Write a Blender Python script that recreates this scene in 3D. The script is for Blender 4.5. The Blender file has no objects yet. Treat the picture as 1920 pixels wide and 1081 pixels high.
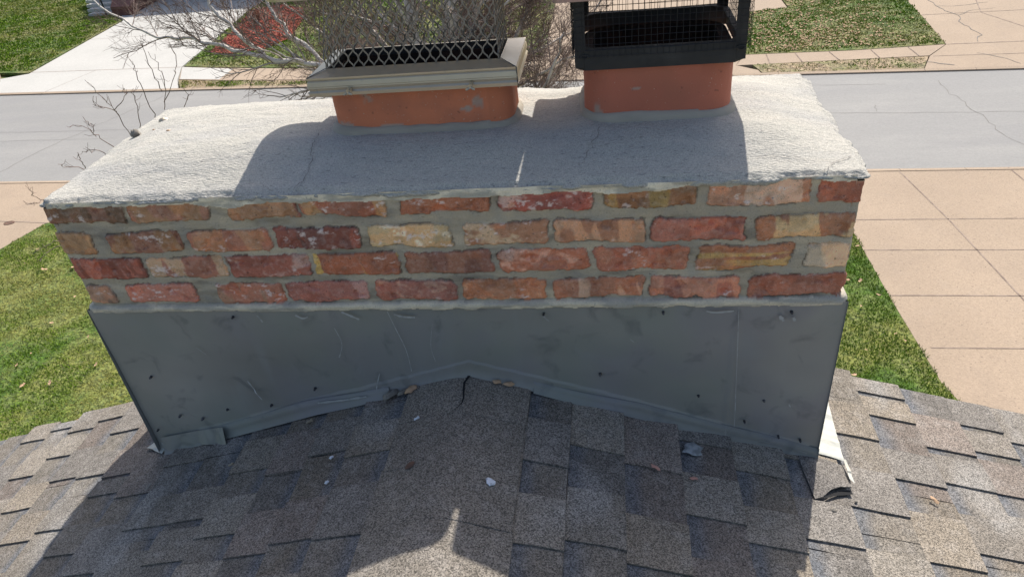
import bpy, math, random
import numpy as np
from mathutils import Matrix, Vector
PI = math.pi
random.seed(7)
RNG = np.random.RandomState(11)
scn = bpy.context.scene
C = scn.collection

# ------------------------------------------------------------------ camera
CAM = (0.419, -1.360, 0.974); YAW, PITCH, ROLL = 0.174, -0.596, 0.113; FPX = 1348.5
cd = bpy.data.cameras.new('camera'); cam = bpy.data.objects.new('camera', cd); C.objects.link(cam)
M = Matrix.Rotation(YAW, 3, 'Z') @ Matrix.Rotation(PITCH, 3, 'X') @ Matrix.Rotation(ROLL, 3, 'Y')
rt, fw, up = M.col[0], M.col[1], M.col[2]
R4 = Matrix((( rt.x, up.x, -fw.x), (rt.y, up.y, -fw.y), (rt.z, up.z, -fw.z))).to_4x4()
cam.matrix_world = Matrix.Translation(CAM) @ R4
cd.sensor_width = 36; cd.lens = FPX / 1920 * 36; cd.clip_start = 0.02; cd.clip_end = 600
scn.camera = cam
# ------------------------------------------------------------------ light
SUN = Vector((.30, 1.0, 1.25)).normalized()
w = bpy.data.worlds.new('World'); scn.world = w; w.use_nodes = True
nt = w.node_tree; bg = nt.nodes['Background']
sky = nt.nodes.new('ShaderNodeTexSky'); sky.sky_type = 'NISHITA'; sky.sun_disc = False
sky.sun_elevation = math.asin(SUN.z); sky.sun_rotation = math.atan2(SUN.x, SUN.y)
sky.air_density = 1.0; sky.dust_density = 2.5; sky.ozone_density = 0.6
nt.links.new(sky.outputs[0], bg.inputs[0]); bg.inputs[1].default_value = 0.12
sl = bpy.data.lights.new('sun', 'SUN'); sl.energy = 4.35; sl.angle = math.radians(.55); sl.color = (1, .95, .87)
so = bpy.data.objects.new('sun', sl); C.objects.link(so); so.rotation_euler = (-SUN).to_track_quat('-Z', 'Y').to_euler()
scn.view_settings.view_transform = 'Standard'; scn.view_settings.look = 'None'
scn.view_settings.exposure = 0.45; scn.view_settings.gamma = 1

# ------------------------------------------------------------------ numpy noise
def _hash(ix, iy, seed):
    h = (ix.astype(np.int64) * 374761393 + iy.astype(np.int64) * 668265263 + seed * 974711) & 0xffffffff
    h = ((h ^ (h >> 13)) * 1274126177) & 0xffffffff
    h = h ^ (h >> 16)
    return (h & 0xffff) / 65535.0
def vn(x, y, seed=0):
    x = np.asarray(x, float); y = np.asarray(y, float) + 0 * x; x = x + 0 * y
    ix = np.floor(x); iy = np.floor(y); fx = x - ix; fy = y - iy
    fx = fx * fx * (3 - 2 * fx); fy = fy * fy * (3 - 2 * fy)
    a = _hash(ix, iy, seed); b = _hash(ix + 1, iy, seed); c = _hash(ix, iy + 1, seed); d = _hash(ix + 1, iy + 1, seed)
    return (a * (1 - fx) + b * fx) * (1 - fy) + (c * (1 - fx) + d * fx) * fy
def fbm(x, y, seed=0, o=4, g=.5):
    s = 0; a = 1; t = 0
    for k in range(o):
        s = s + a * vn(x * 2 ** k + 13.7 * k, np.asarray(y) * 2 ** k - 7.1 * k, seed + k * 17); t += a; a *= g
    return s / t
def ss(a, b, x):
    t = np.clip((x - a) / (b - a), 0, 1); return t * t * (3 - 2 * t)
def lin(c):
    c = np.asarray(c, float) / 255.; return np.where(c < .04045, c / 12.92, ((c + .055) / 1.055) ** 2.4)
def mixc(a, b, t): return a * (1 - t)[..., None] + b * t[..., None]

# ------------------------------------------------------------------ mesh helpers
def link(name, me, mat=None, parent=None, smooth=True):
    o = bpy.data.objects.new(name, me); C.objects.link(o)
    if mat is not None: me.materials.append(mat)
    if parent is not None: o.parent = parent
    if len(me.polygons): me.polygons.foreach_set('use_smooth', np.full(len(me.polygons), bool(smooth)))
    return o
def mesh(name, V, F, mat=None, parent=None, cols=None, smooth=True):
    """V (n,3); F list/array of equal or mixed size faces; cols (n,3) per vertex"""
    me = bpy.data.meshes.new(name)
    V = np.asarray(V, np.float32)
    if isinstance(F, np.ndarray):
        k = F.shape[1]; loops = F.astype(np.int32).ravel(); starts = np.arange(0, len(loops), k, dtype=np.int32)
        tot = np.full(len(starts), k, np.int32)
    else:
        loops = np.array([i for f in F for i in f], np.int32); tot = np.array([len(f) for f in F], np.int32)
        starts = np.concatenate([[0], np.cumsum(tot)[:-1]]).astype(np.int32)
    me.vertices.add(len(V)); me.vertices.foreach_set('co', V.ravel())
    me.loops.add(len(loops)); me.loops.foreach_set('vertex_index', loops)
    me.polygons.add(len(starts)); me.polygons.foreach_set('loop_start', starts); me.polygons.foreach_set('loop_total', tot)
    me.update(calc_edges=True); me.validate()
    if cols is not None:
        ca = me.color_attributes.new('Col', 'FLOAT_COLOR', 'POINT')
        cc = np.ones((len(V), 4), np.float32); cc[:, :3] = cols
        ca.data.foreach_set('color', cc.ravel())
    return link(name, me, mat, parent, smooth)
def gridF(n, m, wrap=False):
    i = np.arange(n - (0 if wrap else 1)); j = np.arange(m - 1)
    I, J = np.meshgrid(i, j, indexing='ij'); I2 = (I + 1) % n
    return np.stack([I * m + J, I2 * m + J, I2 * m + J + 1, I * m + J + 1], -1).reshape(-1, 4)
class MB:
    """collects geometry (verts, faces, colours) for one object"""
    def __init__(s): s.V = []; s.F = []; s.C = []; s.n = 0
    def add(s, V, F, col=None):
        V = np.asarray(V, float).reshape(-1, 3); s.V.append(V)
        s.F += [tuple(int(a) + s.n for a in f) for f in F]
        col = (0.5, .5, .5) if col is None else col
        s.C.append(np.broadcast_to(np.asarray(col, float), (len(V), 3))); s.n += len(V)
    def box(s, c, d, col=None, rot=None):
        x, y, z = np.asarray(d) / 2.
        P = np.array([(a * x, b * y, e * z) for a in (-1, 1) for b in (-1, 1) for e in (-1, 1)])
        if rot is not None: P = P @ np.array(rot).T
        s.add(P + np.asarray(c), [(0, 1, 3, 2), (4, 6, 7, 5), (0, 4, 5, 1), (2, 3, 7, 6), (0, 2, 6, 4), (1, 5, 7, 3)], col)
    def tube(s, pts, r, k=6, col=None, cap=True):
        pts = np.asarray(pts, float); n = len(pts); r = np.broadcast_to(r, n)
        t = np.gradient(pts, axis=0); t /= np.linalg.norm(t, axis=1)[:, None] + 1e-12
        ref = np.array([0, 0, 1.]) if abs(t[0][2]) < .9 else np.array([1., 0, 0])
        a = np.cross(t, ref); a /= np.linalg.norm(a, axis=1)[:, None] + 1e-12; b = np.cross(t, a)
        th = np.arange(k) * 2 * PI / k
        V = pts[:, None] + r[:, None, None] * (np.cos(th)[None, :, None] * a[:, None] + np.sin(th)[None, :, None] * b[:, None])
        F = [(i * k + j, i * k + (j + 1) % k, (i + 1) * k + (j + 1) % k, (i + 1) * k + j) for i in range(n - 1) for j in range(k)]
        if cap: F += [tuple(range(k))[::-1], tuple((n - 1) * k + j for j in range(k))]
        s.add(V.reshape(-1, 3), F, col)
    def loops(s, L, col=None, capa=False, capb=False):
        m = len(L[0]); V = np.concatenate([np.asarray(l, float) for l in L])
        F = [(i * m + j, i * m + (j + 1) % m, (i + 1) * m + (j + 1) % m, (i + 1) * m + j) for i in range(len(L) - 1) for j in range(m)]
        if capa: F.append(tuple(range(m))[::-1])
        if capb: F.append(tuple((len(L) - 1) * m + j for j in range(m)))
        s.add(V, F, col)
    def build(s, name, mat, parent=None, smooth=False):
        return mesh(name, np.concatenate(s.V), s.F, mat, parent, np.concatenate(s.C), smooth)
def rrect(x0, x1, y0, y1, r, z, k=6, jit=0, seed=0):
    """rounded rectangle loop, counter-clockwise"""
    r = max(r, 1e-4); P = []
    for cx, cy, a0 in ((x1 - r, y0 + r, -PI / 2), (x1 - r, y1 - r, 0), (x0 + r, y1 - r, PI / 2), (x0 + r, y0 + r, PI)):
        for i in range(k + 1):
            a = a0 + PI / 2 * i / k; P.append((cx + r * math.cos(a), cy + r * math.sin(a), z))
    return np.array(P)
def densify(loop, step):
    out = []
    for i in range(len(loop)):
        a = loop[i]; b = loop[(i + 1) % len(loop)]; n = max(1, int(np.linalg.norm(b - a) / step))
        for k in range(n): out.append(a + (b - a) * k / n)
    return np.array(out)
def poly(name, P, z, mat, parent=None, thick=0):
    """flat polygon (ground slab) with optional thickness"""
    P = [tuple(p) for p in P]; n = len(P)
    ar = sum(P[i][0] * P[(i + 1) % n][1] - P[(i + 1) % n][0] * P[i][1] for i in range(n))
    if ar < 0: P = P[::-1]
    V = [(x, y, z) for x, y in P]; F = [tuple(range(n))]
    if thick:
        V += [(x, y, z - thick) for x, y in P]; F += [(i, n + i, n + (i + 1) % n, (i + 1) % n) for i in range(n)]
    return mesh(name, V, F, mat, parent, smooth=False)
def tag(o, label=None, cat=None, group=None, kind=None):
    if label: o['label'] = label
    if cat: o['category'] = cat
    if group: o['group'] = group
    if kind: o['kind'] = kind
    return o
def empty(name, loc, label, cat, group=None):
    o = bpy.data.objects.new(name, None); C.objects.link(o); o.location = loc; o.empty_display_size = .1
    tag(o, label, cat, group); bpy.context.view_layer.update(); return o
def keep(o, parent):
    """parent a mesh modelled in world coordinates under an Empty"""
    o.parent = parent; o.matrix_parent_inverse = Matrix.Translation(-parent.location); return o

# ------------------------------------------------------------------ materials
def mk(name, col=None, layers=(), rough=.85, bumps=(), metal=0, spec=.5, stretch=(1, 1, 1), speck=None, rvar=None):
    m = bpy.data.materials.new(name); m.use_nodes = True; nt = m.node_tree; N = nt.nodes; L = nt.links
    b = N['Principled BSDF']; b.inputs['Roughness'].default_value = rough; b.inputs['Metallic'].default_value = metal
    b.inputs['Specular IOR Level'].default_value = spec
    tc = N.new('ShaderNodeTexCoord'); mp = N.new('ShaderNodeMapping'); mp.inputs['Scale'].default_value = stretch
    L.new(tc.outputs['Object'], mp.inputs[0]); vec = mp.outputs[0]
    if col is None:
        a = N.new('ShaderNodeAttribute'); a.attribute_name = 'Col'; cur = a.outputs['Color']
    else:
        a = N.new('ShaderNodeRGB'); a.outputs[0].default_value = (*col, 1); cur = a.outputs[0]
    def noise(sc, det=4, dist=0, v=None):
        n = N.new('ShaderNodeTexNoise'); n.inputs['Scale'].default_value = sc; n.inputs['Detail'].default_value = det
        n.inputs['Distortion'].default_value = dist; L.new(v or vec, n.inputs['Vector']); return n.outputs['Fac']
    for ly in layers:
        sc, det, lo, hi, c2, fac = ly[:6]; dist = ly[6] if len(ly) > 6 else 0
        f = noise(sc, det, dist); mr = N.new('ShaderNodeMapRange'); mr.inputs[1].default_value = lo; mr.inputs[2].default_value = hi
        mr.inputs[3].default_value = 0; mr.inputs[4].default_value = fac; mr.interpolation_type = 'SMOOTHSTEP'; L.new(f, mr.inputs[0])
        mx = N.new('ShaderNodeMix'); mx.data_type = 'RGBA'
        if len(ly) > 7: mx.blend_type = ly[7]
        L.new(mr.outputs[0], mx.inputs[0]); L.new(cur, mx.inputs[6]); mx.inputs[7].default_value = (*c2, 1); cur = mx.outputs[2]
    if speck:
        sc, lo, hi = speck
        v = N.new('ShaderNodeTexVoronoi'); v.inputs['Scale'].default_value = sc; L.new(tc.outputs['Object'], v.inputs['Vector'])
        sp = N.new('ShaderNodeSeparateColor'); L.new(v.outputs['Color'], sp.inputs[0])
        mr = N.new('ShaderNodeMapRange'); mr.inputs[3].default_value = lo; mr.inputs[4].default_value = hi; L.new(sp.outputs[0], mr.inputs[0])
        pw = N.new('ShaderNodeVectorMath'); pw.operation = 'SCALE'; L.new(cur, pw.inputs[0]); L.new(mr.outputs[0], pw.inputs['Scale']); cur = pw.outputs[0]
    L.new(cur, b.inputs['Base Color'])
    if rvar:
        f = noise(rvar[0], 4); mr = N.new('ShaderNodeMapRange'); mr.inputs[1].default_value = .3; mr.inputs[2].default_value = .7
        mr.inputs[3].default_value = rvar[1]; mr.inputs[4].default_value = rvar[2]; L.new(f, mr.inputs[0]); L.new(mr.outputs[0], b.inputs['Roughness'])
    nrm = None
    for sc, det, dist in bumps:
        bp = N.new('ShaderNodeBump'); bp.inputs['Strength'].default_value = 1; bp.inputs['Distance'].default_value = dist
        L.new(noise(sc, det), bp.inputs['Height'])
        if nrm: L.new(nrm, bp.inputs['Normal'])
        nrm = bp.outputs[0]
    if nrm: L.new(nrm, b.inputs['Normal'])
    return m
MT = {}
MT['brick'] = mk('brick', None, [(90, 5, .45, .7, (.9, .8, .7), .12), (160, 4, .62, .75, (.03, .02, .02), .6)], .9, [(60, 5, .003), (350, 3, .0012)], speck=(900, .82, 1.2))
MT['mortar'] = mk('mortar', None, [(25, 5, .4, .7, (.36, .34, .30), .45), (220, 3, .62, .75, (.08, .08, .08), .5)], .95, [(40, 5, .003), (300, 3, .0012)], speck=(1100, .85, 1.15))
MT['crown'] = mk('crown', (.46, .44, .39), [(5, 5, .4, .65, (.37, .365, .36), .55), (14, 5, .5, .75, (.54, .50, .44), .5), (150, 4, .58, .70, (.17, .17, .17), .6)], .95,
                 [(26, 6, .0034), (200, 5, .004)], stretch=(.55, 1.6, 1), speck=(700, .72, 1.22))
MT['bead'] = mk('bead', (.40, .355, .29), [(18, 5, .4, .7, (.27, .245, .21), .6)], .9, [(45, 5, .004)], stretch=(.35, 1, 1.5))
MT['flash'] = mk('flashing_metal', None, [(3, 5, .42, .62, (.235, .25, .215), .6), (2.2, 4, .5, .62, (.235, .22, .235), .5), (9, 6, .58, .8, (.26, .27, .27), .35, 1.2), (14, 6, .55, .75, (.10, .105, .11), .5, .8)], .6, [(2.2, 3, .010), (14, 4, .001)], metal=.0, rvar=(5, .45, .7))
MT['scratch'] = mk('chalk_scratch', (.42, .42, .41), [(60, 4, .45, .65, (.25, .26, .25), .7)], .9)
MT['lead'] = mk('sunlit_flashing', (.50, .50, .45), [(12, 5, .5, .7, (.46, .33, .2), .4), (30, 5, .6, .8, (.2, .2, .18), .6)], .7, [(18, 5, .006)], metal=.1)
MT['nail'] = mk('nail_head', (.05, .05, .055), [(80, 3, .5, .6, (.25, .25, .25), .4)], .55, metal=.4)
MT['shingle'] = mk('shingle_granules', None, [(6, 5, .35, .65, (.5, .5, .5), .0), (30, 4, .45, .7, (.36, .33, .3), .25)], .95, [(420, 3, .0022), (30, 4, .0015)], speck=(430, .35, 1.65))
MT['terracotta'] = mk('terracotta', None, [(10, 5, .4, .7, (.40, .145, .09), .5), (200, 3, .66, .74, (.6, .45, .35), .6), (70, 4, .64, .76, (.10, .04, .03), .5)], .8, [(20, 4, .002), (260, 3, .0006)])
MT['soot'] = mk('soot', (.016, .010, .008), [(9, 4, .4, .65, (.055, .024, .016), .8)], .95)
MT['steel'] = mk('galvanised_steel', (.54, .46, .35), [(12, 5, .4, .7, (.46, .38, .28), .6), (60, 4, .6, .8, (.3, .29, .27), .5)], .38, [(5, 3, .002)], metal=.6, rvar=(9, .3, .45))
MT['wire'] = mk('expanded_steel', (.27, .245, .22), [(40, 3, .4, .7, (.19, .17, .155), .7)], .5, metal=.6)
MT['black'] = mk('black_paint', (.03, .028, .027), [(20, 5, .5, .75, (.055, .052, .05), .6)], .75, [(40, 4, .001)], rvar=(15, .65, .85))
MT['blackwire'] = mk('black_wire', (.03, .028, .03), rough=.5, metal=.2)
MT['copper'] = mk('pinkish_lid_metal', (.42, .29, .26), rough=.45, metal=.5)
MT['asphalt'] = mk('street_surface', (.262, .255, .242), [(.25, 5, .35, .65, (.235, .23, .225), .7), (1.2, 5, .4, .7, (.31, .30, .28), .5), (.6, 6, .52, .62, (.235, .23, .22), .5), (9, 5, .5, .75, (.22, .215, .21), .3)], .9, [(25, 4, .003)], stretch=(.25, 1, 1), speck=(26, .94, 1.05))
MT['tan'] = mk('tan_concrete', (.36, .275, .198), [(.35, 5, .35, .65, (.315, .24, .172), .8), (3, 5, .5, .75, (.34, .265, .2), .35), (.9, 6, .52, .64, (.30, .23, .17), .35), (26, 3, .64, .70, (.16, .12, .09), .7)], .9, [(30, 4, .006)], speck=(45, .9, 1.1))
MT['white'] = mk('new_concrete', (.46, .447, .415), [(.5, 5, .35, .7, (.41, .40, .37), .6), (5, 4, .5, .8, (.55, .53, .5), .3)], .9, speck=(30, .93, 1.06))
MT['crack'] = mk('crack_line', (.16, .15, .14), [(8, 4, .4, .6, (.2, .18, .16), .7)], .95)
MT['joint'] = mk('joint_line', (.20, .15, .12), [(4, 4, .4, .6, (.32, .25, .2), .8)], .95)
MT['grass'] = mk('grass_ground', (.06, .12, .01), [(.5, 5, .42, .6, (.24, .21, .06), .55), (3.5, 6, .45, .65, (.17, .2, .06), .6), (14, 5, .5, .7, (.03, .06, .012), .7)], .95, [(12, 5, .06)], speck=(22, .6, 1.4))
MT['grassfar'] = mk('far_grass', (.06, .105, .012), [(.35, 5, .45, .62, (.22, .17, .08), .6), (2.2, 6, .42, .62, (.19, .19, .07), .7), (9, 5, .5, .68, (.03, .055, .012), .8)], .95, [(6, 5, .08)], speck=(13, .55, 1.45))
MT['drygrass'] = mk('dry_verge', (.27, .2, .125), [(1.5, 5, .42, .6, (.12, .15, .04), .6), (6, 6, .45, .65, (.38, .29, .19), .6), (12, 5, .5, .68, (.09, .07, .04), .7)], .95, [(8, 5, .06)], speck=(14, .55, 1.4))
MT['blade'] = mk('grass_blades', None, rough=.8, spec=.08)
MT['mulch'] = mk('red_mulch', (.34, .075, .05), [(3, 5, .4, .65, (.45, .15, .10), .7), (9, 5, .5, .66, (.08, .02, .015), .85)], .95, [(7, 5, .1)], speck=(9, .5, 1.6))
MT['bark'] = mk('birch_bark', None, [(14, 5, .55, .72, (.09, .07, .06), .6)], .85, [(20, 4, .01)])
MT['leaf'] = mk('dry_leaf', (.50, .33, .20), [(25, 3, .4, .7, (.34, .2, .12), .7)], .8)
MT['pinkleaf'] = mk('pink_leaf', (.52, .27, .21), [(60, 3, .4, .7, (.36, .17, .13), .7)], .8)
MT['stone'] = mk('grey_stone', (.24, .22, .19), [(60, 4, .4, .6, (.12, .1, .08), .7)], .95, [(90, 4, .003)])
MT['paint'] = mk('white_splat', (.72, .76, .82), [(90, 4, .5, .65, (.35, .37, .4), .8)], .8, [(120, 3, .002)])
MT['caulk'] = mk('grey_caulk', (.33, .35, .36), [(50, 4, .4, .62, (.12, .13, .14), .7)], .8, [(70, 4, .002)])
MT['darkgap'] = mk('dark_gap', (.012, .012, .013), rough=.95)
MT['housebrick'] = mk('far_brick', (.16, .06, .045), [(4, 5, .4, .65, (.10, .04, .035), .7), (25, 2, .5, .6, (.25, .16, .13), .5)], .95, [(14, 3, .02)])
MT['siding'] = mk('siding', (.5, .47, .42), [(2, 3, .4, .7, (.42, .39, .35), .5)], .8)
MT['roofdeck'] = mk('roof_board', (.2, .16, .12), rough=.9)
MT['iron'] = mk('iron', (.025, .025, .028), rough=.5, metal=.3)
MT['rust'] = mk('rusty_lid', (.16, .09, .06), [(20, 3, .4, .6, (.08, .05, .04), .7)], .9)

# ------------------------------------------------------------------ roof geometry constants
S = .325; ZA = -.218; XA = .045
def roofz(x): return ZA - S * np.abs(np.asarray(x, float) - XA)
NRM = 1 / math.sqrt(1 + S * S)
GZ = -7.6; RZ = -7.655

# ================================================================== GROUND
big = poly('ground', [(-150, -120), (150, -120), (150, 180), (-150, 180)], GZ - .14, MT['grassfar']); tag(big, kind='structure')
def curb_y(x): return 16.55 + (x - 0) * -.0523      # near edge of the street
def far_y(x): return 24.2 + (x - 0) * -.0905        # far edge of the street
road = mesh('road', [(x, f(x), RZ) for x in (-150, -60, 60, 150) for f in (lambda x: curb_y(x) if x > -100 else 24.4, lambda x: far_y(x) if x > -100 else 37)],
            [(0, 2, 3, 1), (2, 4, 5, 3), (4, 6, 7, 5)], MT['asphalt'], smooth=False)
tag(road, kind='structure')
def slab(name, P, mat, dz=0., th=.13): return tag(poly(name, P, GZ + dz, MT[mat], thick=th), kind='structure')
# kerbs
for nm, f, sgn in (('kerb', curb_y, -1), ('kerb', far_y, 1)):
    b = MB(); xs = np.arange(-45, 45, 1.5)
    for x in xs:
        x1 = x + 1.49; y0, y1 = f(x), f(x1); d = sgn * .16
        P = [(x, y0, RZ - .05), (x1, y1, RZ - .05), (x1, y1 + d, RZ - .05), (x, y0 + d, RZ - .05)]
        P += [(a, c, GZ + .012 - (.02 if i < 2 else 0)) for i, (a, c, _) in enumerate(P)]
        F = [(0, 1, 5, 4), (1, 2, 6, 5), (2, 3, 7, 6), (3, 0, 4, 7), (4, 5, 6, 7)]
        b.add(P, F)
    tag(b.build(nm, MT['tan']), kind='structure')
# near side: lawn, pavement, driveway
NL = [(-60, -40), (-60, 12.6), (-17.5, 12.0), (-15.71, 13.27), (-15.34, 14.62), (-14.2, 15.3), (5.60, 14.4), (5.62, 10.6), (5.69, 8.2), (5.9, 7.3), (6.3, 6.2), (7.2, 4.0), (7.2, -40)]
slab('lawn', NL, 'grass')
slab('pavement', [(-60, 12.66), (-17.5, 12.02), (-15.72, 13.28), (-15.36, 14.63), (-14.2, 15.31), (-14.2, curb_y(-14.2) - .16), (-60, curb_y(-60) - .16)], 'tan', -.004)
slab('sidewalk', [(-14.2, 15.31), (5.60, 14.42), (5.6, curb_y(5.6) - .16), (-14.2, curb_y(-14.2) - .16)], 'tan', -.006)
slab('driveway', [(5.605, curb_y(5.6) - .16), (5.605, 14.4), (5.625, 10.6), (5.695, 8.2), (5.905, 7.3), (6.305, 6.2), (7.205, 4.0), (7.205, -10), (14.5, -10), (14.5, curb_y(14.5) - .16)], 'tan', -.002)
def line(b, P, wd, z, jit=0., sub=1):
    """thin ribbon along points, for joints and cracks"""
    P = np.array(P, float); Q = []
    for i in range(len(P) - 1):
        n = max(1, int(np.linalg.norm(P[i + 1] - P[i]) / sub)) if jit else 1
        for k in range(n): Q.append(P[i] + (P[i + 1] - P[i]) * k / n)
    Q.append(P[-1]); Q = np.array(Q)
    if jit: Q[1:-1] += RNG.uniform(-jit, jit, Q[1:-1].shape)
    t = np.gradient(Q, axis=0); t /= np.linalg.norm(t, axis=1)[:, None]; nn = np.stack([-t[:, 1], t[:, 0]], 1)
    ww = wd / 2 * (1 if not jit else RNG.uniform(.5, 1.3, len(Q))[:, None])
    V = np.concatenate([np.c_[Q + nn * ww, np.full(len(Q), z)], np.c_[Q - nn * ww, np.full(len(Q), z)]]); n = len(Q)
    b.add(V, [(i, i + n, i + n + 1, i + 1) for i in range(n - 1)])
LW = 1.
def lines(name, items, mat, dz=.003, base=GZ):
    b = MB()
    for it in items:
        P, wd = it[0], it[1] * LW; line(b, P, wd, base + dz, it[2] if len(it) > 2 else 0., it[3] if len(it) > 3 else .3)
    return tag(b.build(name, MT[mat]), kind='structure')
lines('driveway_joints', [([(7.45, 16.0), (7.72, 13.5), (7.92, 10.47), (8.3, 5)], .03), ([(9.95, 16.0), (10.15, 13.4), (10.6, 5)], .03),
      ([(5.61, 13.63), (13, 13.35)], .03), ([(5.62, 12.33), (13, 12.05)], .025), ([(5.62, 10.67), (13, 10.45)], .03), ([(5.84, 9.08), (13, 8.95)], .025), ([(6.1, 7.4), (13, 7.3)], .025)], 'joint')
lines('pavement_joints', [([(-40, 15.55), (-17.0, 14.85), (-15.3, 14.66)], .03), ([(-19.6, 16.9), (-17.6, 12.2)], .02)], 'joint')
LW = .6
lines('road_cracks', [([(10.6, 22.4), (10.55, 21.2), (10.75, 19.2), (10.70, 17.9), (11.0, 17.0)], .035, .07, .25), ([(6.3, 20.2), (8.5, 19.9), (13.5, 19.45)], .03, .03, .4), ([(9.0, 22.3), (6.5, 22.6), (5.2, 22.5)], .02, .04, .3),
      ([(-34, 22.9), (-22.6, 22.04), (-17.3, 21.7), (-13, 21.2)], .035, .03, .5), ([(-30, 21.6), (-22.4, 21.2), (-17, 20.9)], .025, .03, .5),
      ([(-19.9, 17.4), (-19.4, 20.4), (-18.4, 23.0), (-17.6, 25.2)], .035, .06, .3), ([(8.2, 20.6), (8.1, 20.1)], .03, .04, .1)], 'crack', .003, RZ)
LW = .8
# far side (left): lawn, white driveway, mulch bed
FK = lambda x: far_y(x) + .16
slab('lawn', [(-90, 60), (-90, 33.6), (-34, 30.4), (-28.56, 29.8), (-26.8, 29.5), (-27.2, 33.5), (-27.75, 39.0), (-29.0, 40.2), (-32.5, 44.5), (-32.5, 60)], 'grassfar', .03)
slab('pavement', [(-90, 33.5), (-34, 30.3), (-28.5, 29.7), (-27.5, 28.45), (-60, FK(-60)), (-90, FK(-90))], 'tan', .004)
slab('driveway', [(-26.75, 29.45), (-27.15, 33.5), (-27.7, 39.05), (-28.6, 40.4), (-28.6, 46), (-20.2, 46), (-20.1, 39.4), (-19.6, 36.0), (-18.75, 29.0), (-17.95, 27.1), (-17.3, FK(-17.3)), (-31.0, FK(-31)), (-28.8, 28.4)], 'white', .0)
lines('driveway_joints', [([(-28.0, 29.75), (-18.75, 28.95)], .06), ([(-23.2, 29.3), (-23.9, 26.3)], .03), ([(-27.6, 35.2), (-19.4, 35)], .03)], 'joint')
slab('lawn', [(-18.65, 29.05), (-20.0, 39.4), (-20.05, 50), (-2.4, 50), (-2.3, 27.3), (-12.7, 27.75), (-16.98, 28.6)], 'grassfar', .01)
mul = slab('mulch_bed', [(-18.3, 30.9), (-18.9, 35), (-19.75, 39.2), (-18.3, 40.0), (-16.5, 38.6), (-15.7, 36.6), (-15.3, 34.5), (-15.0, 32.4), (-15.6, 31.0), (-17.0, 30.5)], 'mulch', .04, .1)
slab('sidewalk', [(-18.70, 28.97), (-16.95, 28.5), (-12.7, 27.65), (-2.4, 27.2), (-2.4, 25.5), (-11.9, 26.1), (-16.1, 26.75), (-17.90, 27.15)], 'tan', .006)
slab('sidewalk', [(-18.68, 28.93), (-16.95, 28.46), (-15.9, 28.2), (-15.9, 26.8), (-17.86, 27.17)], 'white', .010)
slab('verge', [(-17.86, 27.05), (-16.1, 26.65), (-11.9, 26.0), (-2.4, 25.4), (-2.4, FK(-2.4)), (-17.2, FK(-17.2))], 'drygrass', .012)
# far side (right)
slab('driveway', [(-2.35, FK(-2.35)), (-2.35, 50), (8.0, 50), (7.9, 32.15), (6.0, 31.9), (5.17, 26.0), (4.75, 24.85), (5.4, 24.2), (5.45, FK(5.45))], 'tan', .0)
slab('lawn', [(6.02, 31.85), (7.95, 32.1), (8.05, 50), (13.9, 50), (12.9, 34.5), (12.45, 29.5), (12.02, 25.85), (8.88, 25.75), (5.2, 25.98)], 'grassfar', .012)
slab('sidewalk', [(5.2, 25.95), (8.88, 25.72), (12.0, 25.8), (11.1, 24.7), (4.75, 24.82)], 'tan', .006)
slab('verge', [(5.3, 24.78), (11.05, 24.62), (10.5, FK(10.5)), (5.5, FK(5.5))], 'drygrass', .0125)
slab('driveway', [(12.03, 25.8), (12.47, 29.5), (12.92, 34.5), (13.95, 50), (40, 50), (40, FK(40)), (10.52, FK(10.52)), (11.1, 24.65)], 'tan', .002)
lines('sidewalk_joints', [([(5.95, 25.85), (5.9, 24.8)], .04), ([(6.95, 25.8), (6.98, 24.78)], .04), ([(8.1, 25.72), (8.2, 24.75)], .04), ([(9.5, 25.7), (9.52, 24.74)], .04), ([(10.75, 25.72), (10.78, 24.7)], .04),
       ([(-14.3, 28.0), (-14.3, 26.4)], .04), ([(-12.2, 27.6), (-12.2, 26.1)], .04), ([(-10.2, 27.6), (-10.2, 26)], .04), ([(-1.2, 27.0), (4.9, 26.4)], .05), ([(-1.5, 30.5), (5.8, 30.2)], .04), ([(2.2, 24.6), (2.6, 34)], .04)], 'joint', .0185)
lines('driveway_joints', [([(12.03, 25.82), (20, 25.3)], .07), ([(11.2, 24.62), (20, 23.9)], .04), ([(12.5, 29.66), (20, 29.3)], .05), ([(14.6, 29.5), (15.3, 27.0), (16.0, 24.5)], .05), ([(15.6, 33), (14.6, 29.5)], .05)], 'joint', .008)
lines('driveway_cracks', [([(13.6, 33), (13.4, 30.8), (13.7, 29.3), (13.35, 28.2), (13.55, 26.9), (13.1, 25.9)], .04, .08, .25), ([(13.4, 30.8), (14.2, 30.6), (15.4, 30.9)], .03, .06, .25),
       ([(13.7, 29.3), (14.4, 29.9), (15.3, 30.0)], .025, .06, .25), ([(10.9, 24.55), (10.8, 24.1), (11.5, 23.6)], .05, .04, .2), ([(12.6, 24.7), (13.2, 24.0), (13.4, 23.4)], .03, .05, .2)], 'crack', .011)

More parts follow.
